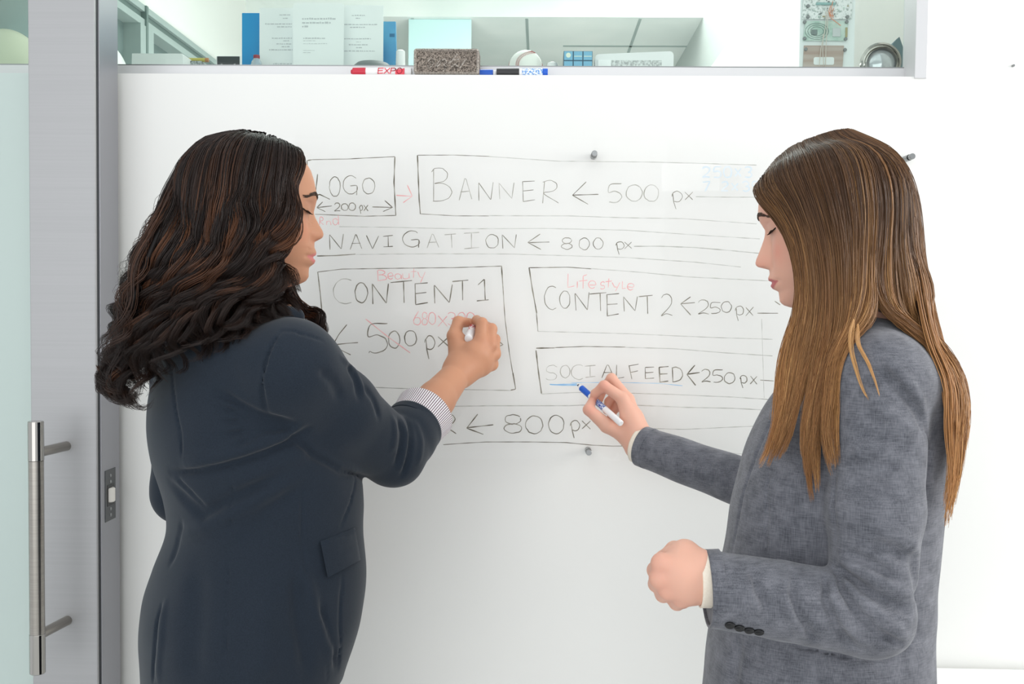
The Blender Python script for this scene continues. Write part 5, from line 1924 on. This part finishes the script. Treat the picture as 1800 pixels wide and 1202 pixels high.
def col_dark(t, u, tone, r):
    b_ = DK + (DB - DK) * r.random()
    hl = 0.0
    if tone > .84:
        hl = r.uniform(.5, 1.0)
    elif tone > .62:
        hl = r.uniform(.05, .35)
    if u > 7.0:
        hl *= .5
    if u < 2.2:
        hl = max(hl, r.uniform(.1, .75) * r.random())
    k = (np.clip((t - .06) / .3, 0, 1) * np.clip((.92 - t) / .4, .12, 1) * min(hl, 1) * r.uniform(.35, 1))[:, None]
    return b_[None] * (1 - k) + (CA if tone > .75 else RD)[None] * k


def collect(parts):
    V, Fc, C, o = [], [], [], 0
    for v_, f_, c_ in parts:
        V.append(v_); Fc.append(f_ + o); C.append(c_)
        o += len(v_)
    return np.concatenate(V), np.concatenate(Fc), np.concatenate(C)


parts = [sheet_shell(G[:, :24], axisL[:24], .014, DK), sheet_shell(GF[:, :24], axisL[:24], .012, DK)]
parts.append(grow(G, 150, 62, axisL, 21, .019, .15, (.011, .0085), .00042, .012, col_dark, keep=HLJ, frizz=.0006, phase=2.3, tmin=.84))
parts.append(grow(GF, 90, 16, axisL, 22, .014, .15, (.010, .008), .0009, .010, col_dark, keep=HL))
# outline curls: bottom swirl, flyaways and the lock beyond the far shoulder
Gx = np.array([resample([P(*q) for q in g], T_) for g in (
    [(250, 450, 1.53), (225, 540, 1.51), (205, 620, 1.49), (178, 650, 1.48), (165, 645, 1.47), (170, 665, 1.465), (190, 690, 1.46), (225, 700, 1.455)],
    [(262, 450, 1.50), (240, 540, 1.48), (222, 630, 1.46), (205, 680, 1.45), (225, 712, 1.44), (258, 716, 1.435), (262, 700, 1.43), (245, 695, 1.43)])])
Gn = np.array([resample([P(*q) for q in g], T_) for g in (
    [(470, 420, 1.47), (476, 470, 1.47), (490, 510, 1.472), (512, 535, 1.475), (534, 552, 1.48)],
    [(450, 430, 1.455), (452, 490, 1.45), (470, 530, 1.45), (500, 556, 1.455), (524, 560, 1.46)],
    [(430, 440, 1.45), (425, 500, 1.44), (440, 545, 1.44), (468, 566, 1.44), (500, 572, 1.44)])])
Gn = push_out(Gn, HLJ, .012)
parts.append(sheet_shell(Gn[:, :27], axisL[:27] * 0 + P(450, 500, 1.55), .008, DK))
parts.append(grow(Gn, 34, 44, axisL * 0 + P(450, 500, 1.55), 26, .010, .12, (.009, .008), .00042, .006, col_dark, keep=HLJ, frizz=.0006, phase=2.0))
parts.append(grow(Gx, 26, 32, axisL, 23, .011, .13, (.010, .006), .00046, .012, col_dark, frizz=.0006))
Gy = np.array([resample([P(*q) for q in g], T_) for g in (
    [(500, 470, 1.62), (515, 520, 1.63), (545, 548, 1.63), (566, 552, 1.625), (572, 572, 1.62), (562, 590, 1.615), (548, 580, 1.61)],
    [(500, 480, 1.62), (520, 530, 1.63), (545, 556, 1.63), (560, 575, 1.625), (578, 590, 1.62), (596, 585, 1.62)])])
parts.append(grow(Gy, 14, 32, axisL, 24, .007, .09, (.010, .005), .00046, .006, col_dark, frizz=.0006))
Gf = np.array([resample([P(*q) for q in g], T_) for g in (
    [(350, 262, 1.55), (305, 330, 1.54), (262, 400, 1.53), (232, 470, 1.52), (215, 520, 1.51), (222, 560, 1.51)],
    [(370, 252, 1.55), (312, 318, 1.53), (280, 380, 1.52), (250, 460, 1.51), (228, 540, 1.50), (218, 580, 1.5)])])
parts.append(grow(Gf, 44, 3, axisL, 25, .016, .10, (.005, .008), .00034, .004, col_dark, frizz=.005))
v, f, c = collect(parts)
mesh_np('hair', v, f, M['hair_dark'], pL, c)

# ------------------------------------------------------------------ the woman in grey
YR = 1.47
grey = Shape()
rowsR = [(575, 1500, 1570, .07, 0.0, 1.47), (600, 1460, 1600, .11, 0.0, 1.47), (640, 1415, 1640, .15, 0.0, 1.47), (700, 1368, 1655, .158, 0.0, YR), (770, 1326, 1655, .158, 0.0, YR), (840, 1302, 1649, .155, 0.0, YR),
         (900, 1288, 1642, .150, 0.0, YR), (970, 1277, 1634, .148, 0.0, YR), (1050, 1262, 1628, .155, 0.0, YR), (1120, 1250, 1625, .165, 0.0, YR), (1202, 1241, 1623, .172, 0.0, YR), (1290, 1236, 1622, .175, 0.0, YR)]
LR = lofted(rowsR, YR)
grey.loft(LR, n=2.3)
RS, RE, RW = P(1545, 668, 1.335), P(1532, 1082, 1.285), P(1232, 1013, 1.285)
fr_ = (RW - RE) / np.linalg.norm(RW - RE)
RC = RW - fr_ * 0.010
grey.chain([RS + np.array((.0, .05, .02)), RS, RS * .45 + RE * .55, RE], (.062, .063, .060, .052), 0.035)
RJ = P(1247, 1034, 1.285)
grey.chain([RE, RE * .45 + RJ * .55, RJ, RJ + fr_ * .01], (.053, .0505, .0490, .0485), 0.012)
QS, QE, QW = P(1480, 690, 1.60), P(1345, 862, 1.72), P(1126, 783, 1.872)
fq = (QW - QE) / np.linalg.norm(QW - QE)
QC = QW - fq * 0.008
grey.chain([QS, QE], (.062, .047), 0.03)
grey.chain([QE, QC], (.0455, .0375), 0.012)
grey.chain([P(1420, 600, 1.42), P(1470, 590, 1.41), P(1530, 588, 1.43)], (.014, .016, .014), 0.02)
base_grey = Shape(); base_grey.ops = list(grey.ops)
BASE = base_grey
# seams
F(grey, [(1470, 770), (1466, 840), (1467, 920), (1462, 1000)], .0030, -.0045)
F(grey, [(1382, 690), (1340, 775), (1312, 850), (1298, 910), (1288, 965)], .0028, -.0035)
F(grey, [(1352, 830), (1349, 900), (1348, 975)], .0020, -.0020)
F(grey, [(1310, 1112), (1400, 1135), (1500, 1158), (1570, 1160)], .0026, -.0026)
F(grey, [(1443, 1160), (1442, 1200)], .0022, -.0022)
F(grey, [(1600, 700), (1628, 748), (1632, 800), (1628, 860)], .0035, -.005)
# elbow bend folds
F(grey, [(1472, 1008), (1480, 1035), (1502, 1070), (1540, 1110), (1585, 1132)], .0045, -.0085)
F(grey, [(1480, 1000), (1520, 1035), (1560, 1060), (1598, 1075)], .0055, -.0075)
F(grey, [(1476, 1018), (1510, 1052), (1555, 1088), (1590, 1118)], .0055, .0060)
F(grey, [(1482, 985), (1525, 1010), (1565, 1030), (1600, 1045)], .0070, .0055)
F(grey, [(1490, 970), (1530, 990), (1570, 1015)], .007, -.0045)
F(grey, [(1462, 1015), (1464, 1050), (1482, 1090), (1520, 1130)], .0050, .0065)
F(grey, [(1452, 1015), (1452, 1055), (1470, 1100), (1500, 1138)], .0055, -.0055)
F(grey, [(1384, 1012), (1376, 1040), (1390, 1080), (1415, 1115)], .0060, .0060)
F(grey, [(1396, 1015), (1390, 1045), (1404, 1085), (1430, 1122)], .0060, -.0045)
F(grey, [(1310, 1015), (1318, 1045), (1336, 1075)], .0070, .0040)
F(grey, [(1326, 1005), (1332, 1040), (1350, 1075)], .0080, -.0030)
# upper arm folds
F(grey, [(1545, 640), (1580, 680), (1612, 720), (1625, 760)], .007, -.0045)
F(grey, [(1560, 635), (1595, 672), (1622, 715)], .007, .0045)
F(grey, [(1525, 690), (1565, 730), (1605, 760)], .010, .0035)
F(grey, [(1505, 850), (1540, 855), (1565, 870)], .010, -.004)
F(grey, [(1545, 930), (1580, 940), (1610, 965)], .010, .0045)
F(grey, [(1530, 955), (1565, 965), (1595, 985)], .008, -.004)
F(grey, [(1500, 800), (1530, 790), (1560, 800)], .012, .003)
F(grey, [(1300, 1130), (1292, 1170), (1290, 1202)], .010, -.003)
F(grey, [(1600, 960), (1612, 1040), (1615, 1120)], .010, -.003)
F(grey, [(1200, 795), (1215, 815), (1212, 835)], .008, -.0025, y1=1.98)
F(grey, [(1260, 808), (1270, 835), (1262, 862)], .008, .003, y1=1.98)
grey.waves(lambda p: 0.0011 * np.sin(p[:, 0] * 47 + 3 * np.sin(p[:, 2] * 19)) * np.sin(p[:, 2] * 33 + p[:, 1] * 21), np.array((.1, 1.1, .6)), np.array((0.9, 2.0, 1.6)))
fj = np.array((-.995, 0, -.03))
for c_, a_ in ((RJ, fj), (QC + fq * .002, fq)):
    def cutf(p, c=c_.astype(np.float32), a=a_.astype(np.float32)):
        return np.maximum(-((p - c) @ a), np.linalg.norm(p - c, axis=1) - 0.072)
    grey._push(cutf, c_ - .085, c_ + .085, 0.0015, 's')

headR = Head(C=(0, 0, 0), yaw=math.pi - R_(24), pitch=R_(11), prof=PROF_R, s=0.98, nose_w=.95)
nas = P(1347, 405, 1.475)
headR.C = nas - headR.Rm @ np.array((.090, 0, .002)) * .98
pR = empty('person', (float(LR[5][1]), YR, 0), 'person with long straight light brown hair in a grey blazer, holding a blue marker', 'person')
bodyR = Shape()
headR.add(bodyR)
headR._mark(bodyR)
bodyR.chain([headR.world((-.030, 0, -.055)), headR.world((-.045, 0, -.11)), P(1505, 610, 1.47)], (.050, .048, .056), 0.03)
bodyR.loft([(z, x, y, a * .80, b_ * .74, ph) for z, x, y, a, b_, ph in LR[1:]] + [(.70, LR[-1][1], YR, .13, .10, 0.0)], 0.03)
bodyR.chain([RS, RE, RW], (.045, .036, .0235), 0.03)
bodyR.chain([QS, QE, QW], (.042, .034, .0235), 0.03)
# near fist
K = [P(1163, 990, 1.262), P(1160, 1016, 1.262), P(1174, 1036, 1.266), P(1197, 1050, 1.276)]
rk = (.0135, .0138, .0130, .0120)
RWc = P(1226, 1009, 1.285)
for q, r_ in zip(K, rk):
    bodyR.chain([RW, RWc * .45 + q * .55 + np.array((0, -.002, 0)), q], (.0240, .0200, r_), 0.018)
bodyR.chain([RW, P(1200, 974, 1.285), P(1178, 976, 1.29)], (.022, .0165, .012), 0.016)
for q, q2, q3, q4 in ((K[0], P(1152, 1002, 1.292), P(1166, 1014, 1.318), P(1186, 1010, 1.318)), (K[1], P(1154, 1026, 1.294), P(1168, 1032, 1.320), P(1190, 1024, 1.320)),
                      (K[2], P(1166, 1044, 1.296), P(1180, 1046, 1.322), P(1200, 1036, 1.320)), (K[3], P(1190, 1058, 1.302), P(1200, 1056, 1.322), P(1212, 1042, 1.320))):
    finger(bodyR, [q, q2, q3, q4], (.0120, .0105, .0095, .0085), 0.005)
finger(bodyR, [P(1206, 970, 1.292), P(1186, 968, 1.312), P(1166, 982, 1.322), P(1158, 1000, 1.326)], (.0145, .0125, .0105, .0085), 0.010)
# writing hand
KQ = [P(1094, 700, 1.892), P(1104, 702, 1.912), P(1108, 714, 1.928), P(1108, 728, 1.940)]
for q, r_ in zip(KQ, (.0118, .0118, .0112, .0100)):
    bodyR.chain([QW, QW * .4 + q * .6, q], (.0215, .0172, r_), 0.016)
tq = [P(1104, 766, 1.886), P(1067, 748, 1.882), P(1035, 720, 1.890), P(1041, 704, 1.910)]
bodyR.cone(QW, tq[0], .020, .0165, 0.015)
finger(bodyR, tq, (.0165, .0138, .0108, .0078), 0.012)
finger(bodyR, [KQ[0], P(1062, 678, 1.892), P(1046, 692, 1.908), P(1043, 703, 1.926)], (.0115, .0100, .0086, .0070), 0.006)
finger(bodyR, [KQ[1], P(1075, 665, 1.922), P(1060, 684, 1.940), P(1054, 702, 1.942)], (.0115, .0098, .0086, .0072), 0.006)
finger(bodyR, [KQ[2], P(1084, 690, 1.948), P(1070, 706, 1.952), P(1066, 722, 1.946)], (.0110, .0094, .0084, .0072), 0.006)
finger(bodyR, [KQ[3], P(1088, 712, 1.954), P(1076, 726, 1.952), P(1072, 736, 1.944)], (.0100, .0084, .0074, .0066), 0.006)
v, f = bodyR.mesh(.0020)
cR = skin_colors(v, headR, (228, 176, 154), (196, 112, 112), (222, 146, 128), (214, 154, 134),
                 [(q, .013, (216, 140, 122), .5) for q in K] + [(P(1062, 678, 1.885), .013, (226, 150, 134), .5), (P(1044, 702, 1.91), .012, (226, 144, 128), .5), (P(1036, 719, 1.878), .012, (226, 150, 134), .4)])
mesh_np('body', v, f, M['skin_r'], pR, cR)
v, f = grey.mesh(.0032)
mesh_np('jacket', v, f, M['chambray'], pR)
for c_, a_, r_ in ((P(1247, 1017, 1.285), fj, .0372), (QC, fq, .0352)):
    o = cuff('shirt_cuff', c_ - a_ * .004, c_ + a_ * .014, r_, r_ * .985, .003, M['cream'], pR)
    o['label'] = 'narrow cream shirt cuff'
for c_, a_, r_ in ((RJ, fj, .0492), (QC, fq, .0378)):
    cuff('sleeve_hem', c_ - a_ * .014, c_ + a_ * .0035, r_ + .0010, r_ + .0006, .004, M['chambray'], pR)
for px, py in ((1283, 1097), (1300, 1102), (1317, 1106), (1334, 1109)):
    h = base_grey.hit(px, py)
    disc(h, normal_at(base_grey, h), .0064, 'button', M['black'], pR)
lashes(headR, M['lash'], pR, L=.009)
brows(headR, M['brow'], pR)
legs_and_shoes(pR, float(LR[-1][1]), YR, math.pi, float(LR[-1][0]) + .03, M['trouser_grey'])

# her blue marker
tip, tail = P(1016, 676.5, YG - 0.0008), P(1092, 744.5, 1.850)
d = tip - tail
L = np.linalg.norm(d)
u_ = d / L
mk = empty('whiteboard_marker', tuple((tip + tail) / 2), 'slim white marker with blue grip held by the woman in grey', 'marker')
MB().lathe([(.0045, 0), (.0058, .0012), (.0060, .004), (.0060, L * .36)], tail, d, 28).build('barrel', M['white'], mk)
MB().lathe([(.0061, 0), (.0061, L * .20)], tail + d * .36, d, 28).build('printed_sleeve', noise_color(mat('blue_printed_sleeve', (70, 110, 190), 0.4), (60, 100, 184), (220, 228, 244), (300, 300, 500), 3, .45, .6), mk)
MB().lathe([(.0058, 0), (.0058, L * .14)], tail + d * .56, d, 28).build('neck', M['white'], mk)
MB().lathe([(.0050, 0), (.0062, .001), (.0062, L * .21), (.0050, L * .21 + .001)], tail + d * .70, d, 28).build('grip', M['blue'], mk)
MB().lathe([(.0044, 0), (.0026, L * .062)], tail + d * .91, d, 24).build('nib_holder', M['white'], mk)
MB().lathe([(.0023, 0), (.0022, L * .022), (.0010, L * .028)], tail + d * .972, d, 20).build('nib', M['tip_felt'], mk)

# hair of the woman in grey
GRp = [
    [(1337, 322, 1.478), (1356, 365, 1.405), (1386, 420, 1.378), (1402, 480, 1.368), (1402, 540, 1.365), (1376, 620, 1.362), (1362, 720, 1.360), (1346, 790, 1.352), (1324, 836, 1.348)],
    [(1346, 302, 1.475), (1379, 360, 1.390), (1406, 430, 1.366), (1416, 520, 1.358), (1400, 620, 1.352), (1385, 720, 1.350), (1366, 790, 1.342), (1350, 830, 1.338)],
    [(1364, 280, 1.470), (1400, 350, 1.380), (1424, 440, 1.358), (1430, 540, 1.350), (1415, 640, 1.342), (1394, 720, 1.340), (1376, 775, 1.336), (1360, 806, 1.332)],
    [(1388, 260, 1.463), (1425, 345, 1.374), (1448, 450, 1.352), (1452, 550, 1.344), (1438, 640, 1.334), (1420, 730, 1.328), (1414, 800, 1.322), (1430, 886, 1.318)],
    [(1412, 248, 1.455), (1452, 340, 1.368), (1474, 450, 1.348), (1474, 560, 1.338), (1456, 640, 1.326), (1440, 720, 1.318), (1430, 790, 1.314), (1438, 884, 1.312)],
    [(1434, 240, 1.447), (1482, 330, 1.366), (1498, 450, 1.346), (1496, 550, 1.334), (1472, 630, 1.318), (1452, 710, 1.306), (1453, 780, 1.292), (1466, 836, 1.282)],
    [(1452, 234, 1.441), (1508, 325, 1.368), (1520, 440, 1.350), (1512, 540, 1.334), (1482, 612, 1.316), (1459, 690, 1.304), (1455, 765, 1.292), (1466, 828, 1.284)],
    [(1466, 230, 1.436), (1530, 315, 1.376), (1546, 430, 1.358), (1552, 530, 1.346), (1582, 592, 1.352), (1622, 680, 1.378), (1645, 780, 1.40), (1650, 880, 1.41)],
    [(1478, 228, 1.432), (1548, 305, 1.392), (1570, 420, 1.374), (1588, 530, 1.366), (1620, 620, 1.382), (1650, 720, 1.402), (1660, 820, 1.415), (1646, 912, 1.42)],
    [(1488, 227.5, 1.429), (1565, 285, 1.392), (1594, 385, 1.380), (1610, 480, 1.384), (1638, 580, 1.402), (1664, 690, 1.415), (1674, 800, 1.425), (1656, 902, 1.43)],
    [(1498, 229, 1.426), (1572, 270, 1.410), (1608, 350, 1.404), (1619, 450, 1.408), (1642, 560, 1.425), (1668, 680, 1.445), (1684, 800, 1.445), (1674, 892, 1.445)],
]
G = np.array([resample([P(*q) for q in g], T_) for g in GRp])
midY = float(headR.C[1]) + 0.01
HR = Shape()
headR.add(HR)
HR.chain([headR.world((-.030, 0, -.055)), headR.world((-.045, 0, -.11)), P(1505, 610, 1.47)], (.050, .048, .056), 0.03)
HRJ = Shape()
HRJ.ops = HR.ops + base_grey.ops
cl = np.interp(np.linspace(0, 1, T_), (0, .15, .5, 1), (.006, .013, .013, .008))
G = smooth_paths(push_out(G, HRJ, cl[None].repeat(len(G), 0)), 1)
GF = mirror(G, headR)
GF = push_out(GF, HR, .010)
axisR = np.array([headR.world((-.02, 0, .05))] * T_) * (1 - zz[:, None]) + np.array([P(1490, 700, 1.45)] * T_) * zz[:, None]
B1, B2, G1, G2 = [np.array(s2l(c)) for c in ((66, 46, 33), (112, 80, 54), (178, 124, 76), (228, 176, 116))]


def col_fair(t, u, tone, r):
    b_ = B1 + (B2 - B1) * r.random() * (0.4 + .8 * tone)
    e = np.clip((t - .26) / .5, 0, 1) * (0.35 + .6 * r.random())
    if tone > .86:
        e = np.clip(e + .34 * np.clip(t / .25, 0, 1), 0, 1)
    if u > 9.2 or u < .5:
        e = np.clip(e * 1.35 + .1, 0, 1)  # back outline strands carry the rim light in their colour
    e = e[:, None]
    tip_ = G1 + (G2 - G1) * r.random() * tone
    return b_[None] * (1 - e) + tip_[None] * e


half = lambda A, t: A[:, :int(T_ * t)]
parts = [sheet_shell(half(G, .56), axisR[:int(T_ * .56)], .009, B1 * .7), sheet_shell(half(GF, .56), axisR[:int(T_ * .56)], .009, B1 * .7)]
parts.extend((sheet_shell(G[:3, 13:24], axisR[13:24], .010, B1 * .8), sheet_shell(G[:7, 13:21], axisR[13:21], .011, B1 * .8)))
parts.append(sheet_shell(G[7:, 13:31], axisR[13:31], .010, B1 * .9))
parts.append(grow(G, 330, 34, axisR, 31, .0022, .30, (.008, .0055), .00042, .009, col_fair, .78, snap=((2, .58, .78), (4, .62, .80), (6, .42, .64)), frizz=.0010, keep=HRJ))
parts.append(grow(GF, 110, 14, axisR, 32, .0022, .30, (.011, .008), .0009, .009, col_fair, .78, snap=((2, .58, .78), (4, .62, .80), (6, .42, .64)), frizz=.001, keep=HR))
Gz = np.array([resample([P(*q) for q in g], T_) for g in (
    [(1500, 560, 1.320), (1494, 606, 1.300), (1502, 650, 1.285), (1516, 690, 1.274), (1530, 712, 1.268)],
    [(1508, 570, 1.320), (1510, 606, 1.295), (1528, 640, 1.278), (1540, 672, 1.268), (1548, 700, 1.264)])])
for uu, sd in (((0, .12), 41), ((.86, 1), 42)):
    parts.append(grow(Gz, 1, 16, axisR, sd, .0, .3, (.0042, .0014), .00030, .001, lambda t, u, tone, r: np.tile(G2 * r.uniform(.7, 1.0), (len(t), 1)), .9, urange=uu, frizz=.0002))
v, f, c = collect(parts)
mesh_np('hair', v, f, M['hair_fair'], pR, c)
